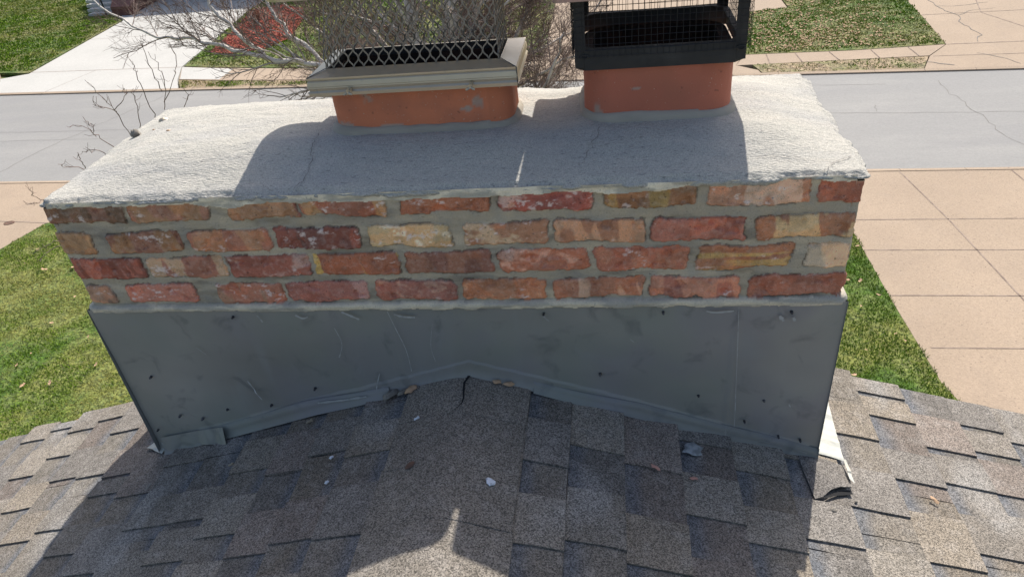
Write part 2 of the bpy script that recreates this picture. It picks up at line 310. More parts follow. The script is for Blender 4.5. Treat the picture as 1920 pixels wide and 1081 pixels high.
# ------------------------------------------------------------------ grass blades on the near lawn
def inpoly(x, y, P):
    r = np.zeros(len(x), bool); n = len(P); j = n - 1
    for i in range(n):
        xi, yi = P[i]; xj, yj = P[j]
        c = ((yi > y) != (yj > y)) & (x < (xj - xi) * (y - yi) / (yj - yi + 1e-12) + xi); r ^= c; j = i
    return r
def blades(name, P, box, dens, hh, wd, z, dry, seed):
    rs = np.random.RandomState(seed); x0, x1, y0, y1 = box; n = int((x1 - x0) * (y1 - y0) * dens)
    x = rs.uniform(x0, x1, n); y = rs.uniform(y0, y1, n); k = inpoly(x + (fbm(x * 3, y * 3, 41, 3) - .5) * .28, y + (fbm(x * 3, y * 3, 42, 3) - .5) * .28, P); x, y = x[k], y[k]; n = len(x)
    d = fbm(x * .55, y * .55, 5, 4); d2 = fbm(x * 2.5, y * 2.5, 9, 3)
    dr = np.clip(ss(.40, .62, d * .6 + d2 * .4) * dry + rs.uniform(-.3, .3, n), 0, 1)
    dens2 = rs.uniform(0, 1, n) < 1 - .55 * (d2 > .56); x, y, dr, d2 = x[dens2], y[dens2], dr[dens2], d2[dens2]; n = len(x)
    a = rs.uniform(0, 2 * PI, n); h = hh * rs.uniform(.5, 1.2, n) * (1 - .35 * dr); wdt = wd * rs.uniform(.6, 1.3, n)
    ln = rs.uniform(.2, 1.0, n) * h; b = rs.uniform(0, 2 * PI, n)
    V = np.zeros((n, 3, 3)); V[:, 0] = np.c_[x - np.cos(a) * wdt, y - np.sin(a) * wdt, np.full(n, z)]
    V[:, 1] = np.c_[x + np.cos(a) * wdt, y + np.sin(a) * wdt, np.full(n, z)]; V[:, 2] = np.c_[x + np.cos(b) * ln, y + np.sin(b) * ln, z + h]
    g = np.array([.075, .18, .006]); g2 = np.array([.18, .28, .014]); st = np.array([.40, .33, .12])
    t = rs.uniform(0, 1, n); c = mixc(g, g2, t); c = mixc(c, st, dr * .85)
    c *= rs.uniform(.7, 1.25, n)[:, None]
    o = mesh(name, V.reshape(-1, 3), np.arange(3 * n).reshape(n, 3), MT['blade'], None, np.repeat(c, 3, axis=0), smooth=False)
    return tag(o, 'short green and straw coloured blades of turf', 'grass', kind='stuff')
blades('grass', NL, (-17.5, -4.5, 4.0, 15.4), 1500, .055, .007, GZ, .9, 1)['label'] = 'patchy green and straw turf of the lawn left of the chimney'
blades('grass', NL, (2.8, 7.2, 4.0, 14.6), 2100, .055, .007, GZ, .35, 2)['label'] = 'greener turf between the chimney and the near driveway'
blades('grass', NL, (-4.5, 2.8, 4.0, 15.2), 1100, .055, .008, GZ, .5, 12)['label'] = 'turf strip hidden behind the chimney, running between the two side lawns to the street'
# ------------------------------------------------------------------ fallen leaves
def leaf_mesh(seed=0, sz=.05):
    r = random.Random(seed); n = 9; V = [(0, 0, .006)]
    for i in range(n):
        a = 2 * PI * i / n; rr = sz * (.5 + .5 * abs(math.cos(a))) * r.uniform(.7, 1.1)
        V.append((rr * math.cos(a), rr * .75 * math.sin(a), r.uniform(0, .022) * sz / .05))
    return V, [(0, i + 1, (i + 1) % n + 1) for i in range(n)]
V, F = leaf_mesh(3, .055)
L0 = mesh('leaf', V, F, MT['leaf'], smooth=False)
def put_leaves(src, spots, label, group, z, smin, smax):
    first = True
    for x, y in spots:
        o = src if first and src.get('label') is None else src.copy()
        if o is not src: C.objects.link(o)
        first = False
        o.location = (x, y, z); o.rotation_euler = (random.uniform(-.3, .3), random.uniform(-.3, .3), random.uniform(0, 6.3)); s = random.uniform(smin, smax); o.scale = (s, s, s)
        tag(o, label, 'leaf', group)
sp = []
rs = random.Random(5)
while len(sp) < 60:
    x, y = rs.uniform(-14.5, -6), rs.uniform(6, 14.2)
    if inpoly(np.array([x]), np.array([y]), NL)[0]: sp.append((x, y))
put_leaves(L0, sp, 'small dry tan leaf lying on the patchy lawn left of the chimney', 'dry leaves on the left lawn', GZ + .05, .5, 1.5)
V, F = leaf_mesh(8, .055); L1 = mesh('leaf', V, F, MT['leaf'], smooth=False)
sp = [(rs.uniform(3.2, 5.5), rs.uniform(5.6, 13.6)) for _ in range(45)]
put_leaves(L1, sp, 'small dry tan leaf lying on the green lawn strip beside the near driveway', 'dry leaves beside the near driveway', GZ + .05, .5, 1.4)
V, F = leaf_mesh(4, .08); L2 = mesh('leaf', V, F, MT['pinkleaf'], smooth=False)
for k, (x, y) in enumerate([(5.86, 7.35), (5.98, 7.25), (6.1, 7.12)]):
    o = L2 if k == 0 else L2.copy()
    if k: C.objects.link(o)
    o.location = (x, y, GZ + .05); o.rotation_euler = (.3, .2, k * 1.3)
    tag(o, 'reddish curled leaf where lawn, driveway and roof edge meet', 'leaf', 'reddish leaves at the lawn corner')
# litter on the far right lawn: beyond counting
b = MB(); rr = np.random.RandomState(4)
for _ in range(1500):
    x = 5.5 + rr.beta(1.2, 2.2) * 7; y = 26.1 + rr.beta(1.1, 1.5) * 7.5
    if not inpoly(np.array([x]), np.array([y]), [(5.3, 26.0), (6.02, 31.8), (7.95, 32.1), (8.05, 50), (13, 50), (12.45, 29.5), (12.02, 25.9)])[0]: continue
    s = rr.uniform(.02, .06); a = rr.uniform(0, 6.3); c, d = math.cos(a) * s, math.sin(a) * s
    b.add([(x - c, y - d, GZ + .03), (x + d, y - c, GZ + .05), (x + c, y + d, GZ + .035), (x - d, y + c, GZ + .06)], [(0, 1, 2, 3)])
tag(b.build('leaf_litter', MT['leaf']), 'scattered tan leaf litter on the lawn across the street', 'leaf litter', kind='stuff')
# far lawns: tufts
blades('grass', [(5.3, 26.0), (6.02, 31.8), (7.95, 32.1), (8.05, 36), (13, 36), (12.45, 29.5), (12.02, 25.9)], (5, 13, 25.8, 36), 420, .07, .02, GZ + .012, .75, 3)['label'] = 'mixed green and straw turf on the lawn across the street, right of the capped flues'
blades('grass', [(-44, 58), (-44, 31.6), (-34, 30.6), (-28.56, 30), (-26.95, 29.7), (-27.3, 33.5), (-27.9, 39.0), (-29.0, 40.1), (-32.5, 44.3), (-32.5, 58)], (-44, -26.8, 29.8, 58), 260, .08, .03, GZ + .03, .6, 4)['label'] = 'green turf of the lawn across the street beside the white driveway'
blades('grass', [(-18.65, 29.3), (-20.0, 39.4), (-20.05, 44), (-2.5, 44), (-2.4, 27.5), (-12.7, 27.95), (-16.98, 28.8)], (-20, -2.5, 27.3, 44), 200, .08, .03, GZ + .01, .7, 6)['label'] = 'turf behind the bare tree across the street'
blades('grass', [(-17.7, 26.9), (-11.9, 25.9), (-2.5, 25.3), (-2.5, 24.7), (-17.2, 26)], (-18, -2.5, 24.6, 27), 500, .07, .02, GZ + .012, 1.1, 7)['label'] = 'patchy turf of the verge between sidewalk and street behind the tree'
blades('grass', [(5.4, 24.75), (11.0, 24.6), (10.5, 23.5), (5.5, 23.9)], (5.3, 11.1, 23.4, 24.8), 220, .05, .02, GZ + .0125, 1.9, 8)['label'] = 'dry sparse turf of the verge right of the capped flues'

# mulch chips
b = MB(); rr = np.random.RandomState(14); MP = [(-18.3, 30.9), (-18.9, 35), (-19.75, 39.2), (-18.3, 40.0), (-16.5, 38.6), (-15.7, 36.6), (-15.3, 34.5), (-15.0, 32.4), (-15.6, 31.0), (-17.0, 30.5)]
x = rr.uniform(-20, -14.9, 12000); y = rr.uniform(30.5, 40, 12000); k = inpoly(x, y, MP)
for X, Y in zip(x[k], y[k]):
    s = rr.uniform(.03, .09); a = rr.uniform(0, 6.3); c, d = math.cos(a) * s, math.sin(a) * s; q = .35
    cc = np.array([.36, .105, .08]) * rr.uniform(.4, 1.5)
    b.add([(X - c, Y - d, GZ + .05), (X + d * q, Y - c * q, GZ + rr.uniform(.05, .1)), (X + c, Y + d, GZ + rr.uniform(.05, .13)), (X - d * q, Y + c * q, GZ + .06)], [(0, 1, 2, 3)], cc)
tag(b.build('mulch', MT['blade']), 'red bark chips of the planting bed beside the white driveway', 'mulch', kind='stuff')

# ================================================================== FAR HOUSE, STEPS, RAILING
hs = empty('brick_house', (-16, 50, GZ), 'dark brick house across the street at the head of the white driveway', 'house')
b = MB(); b.box((-19, 50, GZ + 3.6), (20, 8, 7.2)); keep(b.build('wall', MT['housebrick']), hs)
b = MB(); b.add([(-29.4, 45.6, GZ + 7.2), (-8.6, 45.6, GZ + 7.2), (-8.6, 54.4, GZ + 7.2), (-29.4, 54.4, GZ + 7.2), (-29.4, 50, GZ + 9.6), (-8.6, 50, GZ + 9.6)],
      [(0, 1, 5, 4), (2, 3, 4, 5), (0, 4, 3), (1, 2, 5), (3, 2, 1, 0)]); keep(b.build('roof', MT['shingle']), hs)
b = MB(); b.box((-24, 45.97, GZ + 1.1), (5, .06, 2.2)); gd = keep(b.build('garage_door', MT['siding']), hs)
st = empty('porch_steps', (-30, 41, GZ), 'pale concrete steps beside the white driveway at the far lawn edge', 'steps')
for i in range(7):
    b = MB(); b.box((-30.1 - i * .35, 40.7 + i * .55 + 1, GZ + .08 + i * .16), (1.7, 2.0, .17)); keep(b.build('step', MT['white']), st)
pw = empty('brick_planter', (-28.6, 42, GZ), 'low dark brick retaining wall between steps and white driveway', 'wall')
b = MB(); b.add([(-29.2, 40.5, GZ), (-27.9, 40.4, GZ), (-28.5, 46, GZ), (-31.5, 46, GZ), (-29.2, 40.5, GZ + .5), (-27.9, 40.4, GZ + .5), (-28.5, 46, GZ + 1.5), (-31.5, 46, GZ + 1.5)],
      [(0, 1, 5, 4), (1, 2, 6, 5), (2, 3, 7, 6), (3, 0, 4, 7), (4, 5, 6, 7)]); keep(b.build('wall', MT['housebrick']), pw)
rl = empty('handrail', (-30.6, 41, GZ), 'black iron handrail running up the porch steps across the street', 'handrail')
p0 = np.array((-29.7, 40.6, GZ)); p1 = np.array((-33.0, 45.0, GZ + 1.1))
b = MB(); b.tube([p0 + (0, 0, .95), p1 + (0, 0, .95)], .035, 6); b.tube([p0 + (0, 0, .15), p1 + (0, 0, .15)], .02, 6); keep(b.build('rail', MT['iron']), rl)
for i in range(2): b = MB(); q = [p0, p1][i]; b.tube([q, q + (0, 0, 1.0)], .045, 6); keep(b.build('post', MT['iron']), rl)
for i in range(1, 26):
    b = MB(); q = p0 + (p1 - p0) * i / 26; b.tube([q + (0, 0, .15), q + (0, 0, .95)], .014, 4); keep(b.build('baluster', MT['iron']), rl)

# ------------------------------------------------------------------ twiggy shrub in the mulch
def shrub(loc, n, h, label):
    b = MB(); rr = np.random.RandomState(int(abs(loc[0] * 10)))
    for _ in range(n):
        a = rr.uniform(0, 6.3); l = h * rr.uniform(.5, 1); t = rr.uniform(.15, .7); P = [np.zeros(3)]; d = np.array([math.cos(a) * t, math.sin(a) * t, 1.]); d /= np.linalg.norm(d)
        for k in range(4): P.append(P[-1] + d * l / 4); d = d + rr.normal(0, .25, 3); d /= np.linalg.norm(d)
        b.tube(P, np.linspace(.012, .004, 5), 3, (.2, .12, .08), cap=False)
        for q in range(3):
            e = d + rr.normal(0, .6, 3); e /= np.linalg.norm(e); b.tube([P[2 + q % 3], P[2 + q % 3] + e * l * .3], [.006, .003], 3, (.24, .14, .09), cap=False)
    o = b.build('shrub', MT['blade']); o.location = loc; tag(o, label, 'shrub')
shrub((-17.9, 35.6, GZ + .03), 90, 1.0, 'bare brown twiggy shrub standing in the red mulch bed')

# ================================================================== TREE
tree = empty('birch_tree', (-1.9, 9.2, GZ), 'bare pale barked multi stem tree behind the chimney, its twigs spreading left over the street', 'tree')
TR = np.random.RandomState(21)
twig = MB()
def barkcol(r):
    t = float(ss(.006, .022, np.array(r))); return np.array([.20, .14, .115]) * (1 - t) + np.array([.60, .55, .49]) * t
def grow(P0, d, L, r, depth, up=.1):
    n = 5 if depth < 2 else 4; P = [np.array(P0, float)]; d = np.array(d, float); d /= np.linalg.norm(d)
    for k in range(n):
        P.append(P[-1] + d * L / n); d = d + TR.normal(0, .16, 3) + np.array([0, 0, up * .5]); d /= np.linalg.norm(d)
    rad = np.linspace(r, r * .45, n + 1); twig.tube(P, rad, 4 if r > .012 else 3, barkcol(r), cap=False)
    if depth >= 3 or L < .12: return
    m = {0: 9, 1: 11, 2: 6}[depth]
    for k in range(m):
        f = TR.uniform(.15, 1) * n; i = min(int(f), n - 1); q = P[i] + (P[i + 1] - P[i]) * (f - i)
        t = P[i + 1] - P[i]; t /= np.linalg.norm(t); e = TR.normal(0, 1, 3); e -= t * (e @ t); e /= np.linalg.norm(e)
        a = TR.uniform(.45, 1.0); nd = t * math.cos(a) + e * math.sin(a) + np.array([0, 0, .08])
        grow(q, nd, L * TR.uniform(.3, .55), max(r * .5 * TR.uniform(.7, 1), .0022), depth + 1, up)
def spline(P, n=14):
    P = np.array(P, float); t = np.linspace(0, len(P) - 1, n); out = []
    for a in t:
        i = min(int(a), len(P) - 2); f = a - i; p0 = P[max(i - 1, 0)]; p1 = P[i]; p2 = P[i + 1]; p3 = P[min(i + 2, len(P) - 1)]
        out.append(.5 * (2 * p1 + (p2 - p0) * f + (2 * p0 - 5 * p1 + 4 * p2 - p3) * f * f + (3 * p1 - p0 - 3 * p2 + p3) * f ** 3))
    return np.array(out)
def limb(P, r0, r1, subs, sl, name='limb'):
    Q = spline(P, 7 * (len(P) - 1)); Q[1:-1] += TR.normal(0, .018, Q[1:-1].shape); rad = np.linspace(r0, r1, len(Q))
    b = MB(); b.tube(Q, rad, 7, barkcol(.05) * 1.05); keep(b.build(name, MT['bark'], smooth=True), tree)
    for k in range(int(subs * 1.5)):
        f = TR.uniform(.12, .99) * (len(Q) - 1); i = min(int(f), len(Q) - 2); q = Q[i]; t = Q[i + 1] - Q[i]; t /= np.linalg.norm(t)
        e = TR.normal(0, 1, 3); e -= t * (e @ t); e /= np.linalg.norm(e); a = TR.uniform(.4, 1.1)
        grow(q, t * math.cos(a) + e * math.sin(a) + np.array([0, 0, .25]), sl * TR.uniform(.5, 1.1) * (1.15 - f / len(Q) * .6), rad[i] * .42, 1)
B0 = (-1.9, 9.2, GZ)
limb([B0, (-2.0, 9.1, -5.5), (-2.05, 9.0, -3.6), (-1.85, 8.8, -2.2), (-1.75, 9.0, -.9), (-1.5, 9.4, .9)], .14, .075, 22, 1.3, 'trunk')
limb([(-2.0, 9.1, -5.5), (-2.4, 9.0, -4.2), (-2.45, 8.7, -2.6), (-2.3, 8.6, -1.5), (-2.6, 9.1, .6)], .11, .055, 20, 1.3, 'trunk')
limb([(-2.05, 9.05, -3.9), (-2.6, 8.6, -3.0), (-3.2, 8.1, -1.95), (-4.2, 8.0, -1.62), (-5.1, 8.0, -1.35), (-5.9, 8.0, -1.15), (-6.6, 8.1, -.55)], .055, .008, 22, 1.1)
limb([(-4.25, 8.0, -1.6), (-4.75, 8.1, -1.1), (-5.0, 8.3, -.55), (-5.2, 8.5, .1)], .03, .008, 10, .8)
limb([(-3.25, 8.1, -1.93), (-3.9, 8.2, -1.4), (-4.25, 8.4, -.8), (-4.3, 8.7, 0)], .035, .008, 10, .8)
limb([(-2.2, 9.0, -4.3), (-3.2, 8.2, -3.4), (-4.2, 7.4, -2.9), (-5.1, 6.9, -2.7)], .045, .008, 18, 1.0)
for E in ((-5.4, 6.35, -2.05), (-5.7, 6.35, -2.2), (-6.2, 6.35, -2.45), (-7.0, 6.35, -2.9), (-7.0, 6.35, -3.55), (-4.85, 6.35, -1.9)):
    limb([(-2.1, 9.0, -4.9), (-3.2, 7.9, -4.75), (-4.2 + (E[0] + 5.4) * .4, 7.0, E[2] - 1.6), E], .03, .007, 0, .3)
TW = [[(-5.38, 6.3, -1.97), (-5.34, 6.15, -1.59), (-5.32, 6.0, -1.38), (-5.29, 5.85, -1.16)],
[(-5.43, 6.3, -1.71), (-5.39, 6.15, -1.56), (-5.42, 6.0, -1.47), (-5.29, 5.85, -1.32)],
[(-5.45, 6.3, -1.64), (-5.16, 6.15, -1.44), (-5.0, 6.0, -1.3)],
[(-5.66, 6.3, -2.11), (-5.72, 6.15, -1.9), (-5.65, 6.0, -1.74), (-5.75, 5.85, -1.66)],
[(-5.84, 6.3, -1.96), (-5.71, 6.15, -1.77), (-5.65, 6.0, -1.66)],
[(-6.18, 6.3, -2.38), (-6.07, 6.15, -2.2), (-5.93, 6.0, -2.03)],
[(-6.18, 6.3, -2.38), (-6.26, 6.15, -2.28), (-6.26, 6.0, -2.17)],
[(-5.82, 6.3, -2.19), (-5.83, 6.15, -2.07), (-5.83, 6.0, -2.02)],
[(-6.98, 6.3, -2.8), (-6.94, 6.15, -2.67), (-6.77, 6.0, -2.46)],
[(-6.95, 6.3, -2.77), (-6.95, 6.15, -2.76), (-6.97, 6.0, -2.69)],
[(-4.82, 6.3, -1.67), (-4.59, 6.15, -1.35), (-4.49, 6.0, -1.12), (-4.45, 5.85, -0.88)],
[(-4.79, 6.3, -1.58), (-4.48, 6.15, -1.29), (-4.25, 6.0, -1.02), (-4.18, 5.85, -0.84)],
[(-5.0, 6.3, -1.8), (-4.88, 6.15, -1.39), (-4.8, 6.0, -1.1), (-4.69, 5.85, -0.95)],
[(-5.23, 6.3, -1.89), (-5.06, 6.15, -1.57), (-4.89, 6.0, -1.31)],
[(-4.76, 6.3, -1.45), (-4.69, 6.15, -1.16), (-4.6, 6.0, -0.8)],
[(-4.56, 6.3, -1.65), (-4.37, 6.15, -1.48), (-4.29, 6.0, -1.34)],
[(-7.01, 6.3, -3.45), (-7.16, 6.15, -3.48), (-7.21, 6.0, -3.55)],
[(-6.99, 6.3, -3.41), (-7.06, 6.15, -3.36), (-7.25, 6.0, -3.43)],]
for P in TW:
    Q = spline(P, 4 * (len(P) - 1) + 1); Q[1:-1] += TR.normal(0, .012, Q[1:-1].shape); twig.tube(Q, np.linspace(.0055, .0025, len(Q)), 4, (.22, .16, .14), cap=False)
    for k in range(5):
        i = TR.randint(len(Q) // 3, len(Q) - 1); t = Q[i + 1] - Q[i]; t /= np.linalg.norm(t); e = TR.normal(0, .5, 3); nd = t + e; nd /= np.linalg.norm(nd)
        twig.tube([Q[i], Q[i] + nd * .06, Q[i] + nd * .1 + (0, 0, .03)], [.0028, .0022, .0022], 3, (.22, .15, .13), cap=False)
limb([(-2.0, 9.0, -3.8), (-1.2, 8.6, -3.1), (-.6, 8.3, -2.5), (-.2, 8.2, -1.6)], .05, .012, 20, 1.0)
limb([(-1.95, 9.0, -3.2), (-1.2, 9.0, -2.3), (-.7, 9.1, -1.3), (-.4, 9.3, -.2)], .045, .012, 18, 1.0)
limb([(-2.05, 9.05, -3.4), (-2.7, 9.3, -2.4), (-3.4, 9.6, -1.3), (-3.8, 10, 0)], .045, .012, 18, 1.1)
limb([(-1.95, 8.9, -3.0), (-1.7, 8.0, -2.5), (-1.3, 7.2, -2.1), (-.9, 6.7, -1.6)], .045, .01, 18, 1.0)
limb([(-2.1, 8.8, -3.2), (-2.4, 7.9, -2.5), (-2.6, 7.2, -1.9), (-2.7, 6.8, -1.3)], .045, .01, 18, 1.0)
limb([(-2.0, 9.0, -4.4), (-1.2, 7.9, -3.7), (-.5, 7.2, -3.0), (-.1, 7.0, -2.3)], .04, .01, 18, .9)
limb([(-2.2, 9.0, -3.6), (-3.0, 9.8, -2.9), (-4.0, 10.3, -2.2), (-5.0, 10.7, -1.5)], .045, .01, 18, 1.1)
limb([(-2.1, 9.0, -4.2), (-2.9, 8.3, -3.5), (-3.4, 7.6, -3.2), (-4.0, 7.0, -3.1)], .04, .01, 20, .9)
limb([(-1.9, 9.1, -4.0), (-1.0, 9.6, -3.2), (-.3, 10.0, -2.5), (.3, 10.2, -1.6)], .04, .01, 16, .9)
for k in range(16):
    a = TR.uniform(0, 6.3); d0 = TR.uniform(1.0, 2.2); z1 = TR.uniform(-2.8, -.9); c0 = (-1.95, 9.0, z1 - TR.uniform(.6, 1.2)); x1 = min(-1.9 + math.cos(a) * d0 * 1.15, .3)
    limb([c0, ((c0[0] + x1) / 2, 9 + math.sin(a) * d0 * .45, (c0[2] + z1) / 2 + .15), (x1, 9 + math.sin(a) * d0, z1)], .028, .009, 16, .8)
cr = keep(twig.build('crown', MT['bark']), tree)
# ================================================================== OUR HOUSE (roof the chimney stands on)
house = empty('shingled_house', (XA, -1, GZ), 'low pitched house under the camera with weathered brown grey laminated roof shingles', 'house')
b = MB(); b.box((XA, -4.0, (GZ + -1.9) / 2), (9.4, 8.3, -1.9 - GZ)); 
b.add([(XA - 4.7, .15, -1.9), (XA + 4.7, .15, -1.9), (XA, .15, ZA - .12), (XA - 4.7, -8.15, -1.9), (XA + 4.7, -8.15, -1.9), (XA, -8.15, ZA - .12)], [(0, 1, 2), (3, 5, 4), (0, 2, 5, 3), (1, 4, 5, 2)])
keep(b.build('wall', MT['siding']), house)
RAKE = {1: .375, -1: .305}
XL = [-.112, -.236, -.350, -.462, -.590, -.717, -.860, -.986, -1.106, -1.23, -1.352, -1.475, -1.592, -1.717, -1.84, -1.965, -2.09]
XR = [.203, .305, .432, .567, .700, .832, .972, 1.118, 1.258, 1.400, 1.535, 1.672, 1.81, 1.95, 2.09]
while XL[-1] > -4.9: XL.append(XL[-1] - .126)
while XR[-1] < 5.0: XR.append(XR[-1] + .137)
XL = [-.02] + XL; XR = [.11] + XR
TL = {1: [-.223, -.457], 2: [-.188, -.445], 3: [-.223, -.461], 4: [-.185, -.384], 5: [-.316, -.435], 6: [-.092, -.306], 7: [-.172, -.42], 8: [-.069, -.141, -.341], 9: [.145, -.043, -.238],
      10: [.243, -.024, -.255], 11: [.222, .103, -.114], 12: [.266, .046, -.2], 13: [.242, -.05]}
TRt = {1: [-.246, -.465], 2: [-.167, -.429], 3: [-.184, -.453], 4: [-.063, -.288], 5: [-.12, -.327], 6: [-.036, -.277], 7: [.103, -.147], 8: [.313, .215, -.017], 9: [.138, .012, -.202], 10: [.271, .168, .019], 11: [.246, -.08]}
shade_cols = [(0.196, 0.172, 0.144), (0.204, 0.18, 0.149), (0.178, 0.158, 0.136), (0.216, 0.188, 0.154), (0.194, 0.16, 0.135), (0.183, 0.165, 0.145), (0.213, 0.18, 0.141)]
shb = MB()
def patch(sg, xu, xd, y0, y1, hu, hd, col, dark=None, lip=.007, warp=.0006, seed=0):
    """one flat piece of shingle; xu upslope, xd downslope edge, heights above deck; dark = bluish band near the upslope edge"""
    if y1 - y0 < .004: return
    nx = 7; ny = max(2, int((y1 - y0) / .02) + 1)
    u = np.linspace(0, 1, nx); v = np.linspace(y0, y1, ny); U, Vv = np.meshgrid(u, v, indexing='ij')
    X = xu + (xd - xu) * U; H = hu + (hd - hu) * U
    wob = (vn(Vv * 14 + seed, U * 0 + seed, 3) - .5) * .0025 * (U > .99)
    X = X + wob * sg; yj = (vn(U * 1.5 + seed, 0 * U, 31) - .5) * .004; Y = Vv + yj
    H = H + (fbm(X * 22, Y * 22, 77 + seed, 2) - .5) * warp * 2
    Z = roofz(X) + H / NRM * 1.0
    V = np.stack([X, Y, Z], -1).reshape(-1, 3); F = gridF(nx, ny)
    if sg < 0: F = F[:, ::-1]
    cc = np.array(col)[None] * (1 + (fbm(V[:, 0] * 9, V[:, 1] * 9, 5, 3) - .5) * .35)[:, None]
    # worn pale scuffs and weathering
    sc = ss(.60, .78, fbm(V[:, 0] * 6, V[:, 1] * 3.2, 55, 4)); cc = mixc(cc, np.array([.33, .32, .305]), sc * .5)
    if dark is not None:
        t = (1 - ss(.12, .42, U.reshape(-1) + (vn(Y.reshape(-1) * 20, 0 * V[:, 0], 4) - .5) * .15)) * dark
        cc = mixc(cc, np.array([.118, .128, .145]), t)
    # skirts
    ring = [i * ny for i in range(nx)] + [(nx - 1) * ny + j for j in range(1, ny)] + [i * ny + ny - 1 for i in range(nx - 2, -1, -1)] + [j for j in range(ny - 2, 0, -1)]
    R = V[ring].copy(); R[:, 2] -= lip; n0 = len(V); m = len(ring)
    FF = [tuple(f) for f in F] + [(ring[i], n0 + i, n0 + (i + 1) % m, ring[(i + 1) % m])[::sg] for i in range(m)]
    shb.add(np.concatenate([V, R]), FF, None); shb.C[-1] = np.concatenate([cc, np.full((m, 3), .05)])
rr = random.Random(9)
for sg, XB, TT in ((-1, XL, TL), (1, XR, TRt)):
    for ci in range(len(XB) - 1):
        xu, xd = XB[ci], XB[ci + 1]; rake = RAKE[sg] + rr.uniform(-.008, .008) + (.012 if ci % 2 else 0)
        base = shade_cols[rr.randrange(len(shade_cols))]
        # lower laminate, split into a few colour runs
        y = -3.2
        while y < rake:
            l = rr.uniform(.25, .5); cb = np.array(shade_cols[rr.randrange(len(shade_cols))]) * rr.uniform(.78, .94)
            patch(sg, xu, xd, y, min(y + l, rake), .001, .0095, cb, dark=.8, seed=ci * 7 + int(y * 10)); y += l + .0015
        # raised tabs: listed front edges, then random ones
        fr = sorted(TT.get(ci, [rr.uniform(-.35, .3), rr.uniform(-.7, -.45)]))
        if ci == 0: fr = []
        extra = []; y = fr[0] if fr else -.3
        while y > -3.1 and ci: y -= rr.uniform(.17, .3); extra.append(y)
        fr = sorted(extra) + fr
        for k, yf in enumerate(fr):
            nxt = fr[k + 1] if k + 1 < len(fr) else rake + .02
            gap = nxt - yf; l = min(gap * (rr.uniform(.45, .62) if gap > .17 else .8), rr.uniform(.13, .2)) if gap < .9 else .16
            if k == len(fr) - 1: l = min(rr.uniform(.10, .2), rake - yf) if rake - yf > .15 else rake - yf
            cb = np.array(shade_cols[rr.randrange(len(shade_cols))]) * rr.uniform(.95, 1.22)
            patch(sg, xu + sg * .0005, xd + sg * .001, yf, yf + l, .0062, .0150, cb, dark=None, lip=.009, seed=ci * 13 + k)
keep(shb.build('shingles', MT['shingle']), house)
# boards under the shingles and rake trim
b = MB()
for sg in (1, -1):
    xe = XA + sg * 5.0; yk = RAKE[sg] - .012; za = ZA - .002; ze = float(roofz(xe)) - .002
    P = [(XA, -3.2, za), (xe, -3.2, ze), (xe, yk, ze), (XA, yk, za)]; P += [(x, y, z - .02) for x, y, z in P]
    b.add(P, [(0, 1, 2, 3)[::sg], (4, 7, 6, 5)[::sg], (0, 4, 5, 1)[::sg], (1, 5, 6, 2)[::sg], (2, 6, 7, 3)[::sg]])
keep(b.build('roof_deck', MT['roofdeck']), house)
b = MB()
for sg in (1, -1):
    xe = XA + sg * 5.0; y1 = RAKE[sg] - .016; y0 = y1 - .03; P = []
    for x in (XA, xe):
        z = float(roofz(x)) - .024; P += [(x, y0, z), (x, y1, z), (x, y1, z - .16), (x, y0, z - .16)]
    b.add(P, [(0, 1, 5, 4), (1, 2, 6, 5), (2, 3, 7, 6), (3, 0, 4, 7), (0, 3, 2, 1), (4, 5, 6, 7)])
keep(b.build('rake_board', MT['siding']), house)
# ridge cap shingles
capb = MB(); yk = -.02; k = 0
ys = [-.004, -.150, -.30, -.45, -.61]
while ys[-1] > -3.0: ys.append(ys[-1] - .142)
ys = [.14] + ys
for k in range(len(ys) - 1):
    yb, yf = ys[k], ys[k + 1]; n = 25; xs = np.linspace(-.112 + rr.uniform(-.004, .004), .203 + rr.uniform(-.004, .004), n)
    cb = np.array([.205, .180, .150]) * rr.uniform(.96, 1.06)
    for i, (yy, h) in enumerate([]): pass
    yv = np.linspace(yf, yb + .004, 9); X, Y = np.meshgrid(xs, yv, indexing='ij'); t = (Y - yf) / (yb - yf)
    d = np.abs(X - XA); zz = ZA - S * (np.sqrt(d * d + .035 ** 2) - .008) + .012 + .0010 * (1 - t) + (fbm(X * 7, Y * 7, k, 2) - .5) * .003
    Y = Y + (vn(X * 12, 0 * X, 40 + k) - .5) * .003
    V = np.stack([X, Y, zz], -1).reshape(-1, 3); ny = 9; F = [tuple(f) for f in gridF(n, ny)]
    ring = [i * ny for i in range(n)] + [(n - 1) * ny + j for j in range(1, ny)] + [i * ny + ny - 1 for i in range(n - 2, -1, -1)] + [j for j in range(ny - 2, 0, -1)]
    R = V[ring].copy(); R[:, 2] -= .0022; m = len(ring); n0 = len(V)
    F += [(ring[i], n0 + i, n0 + (i + 1) % m, ring[(i + 1) % m]) for i in range(m)]
    cc = cb[None] * (1 + (fbm(V[:, 0] * 14, V[:, 1] * 14, 5, 3) - .5) * .35)[:, None]
    capb.add(np.concatenate([V, R]), F); capb.C[-1] = np.concatenate([cc, np.full((m, 3), .14)])
rc = keep(capb.build('ridge_cap', MT['shingle'], smooth=False), house)
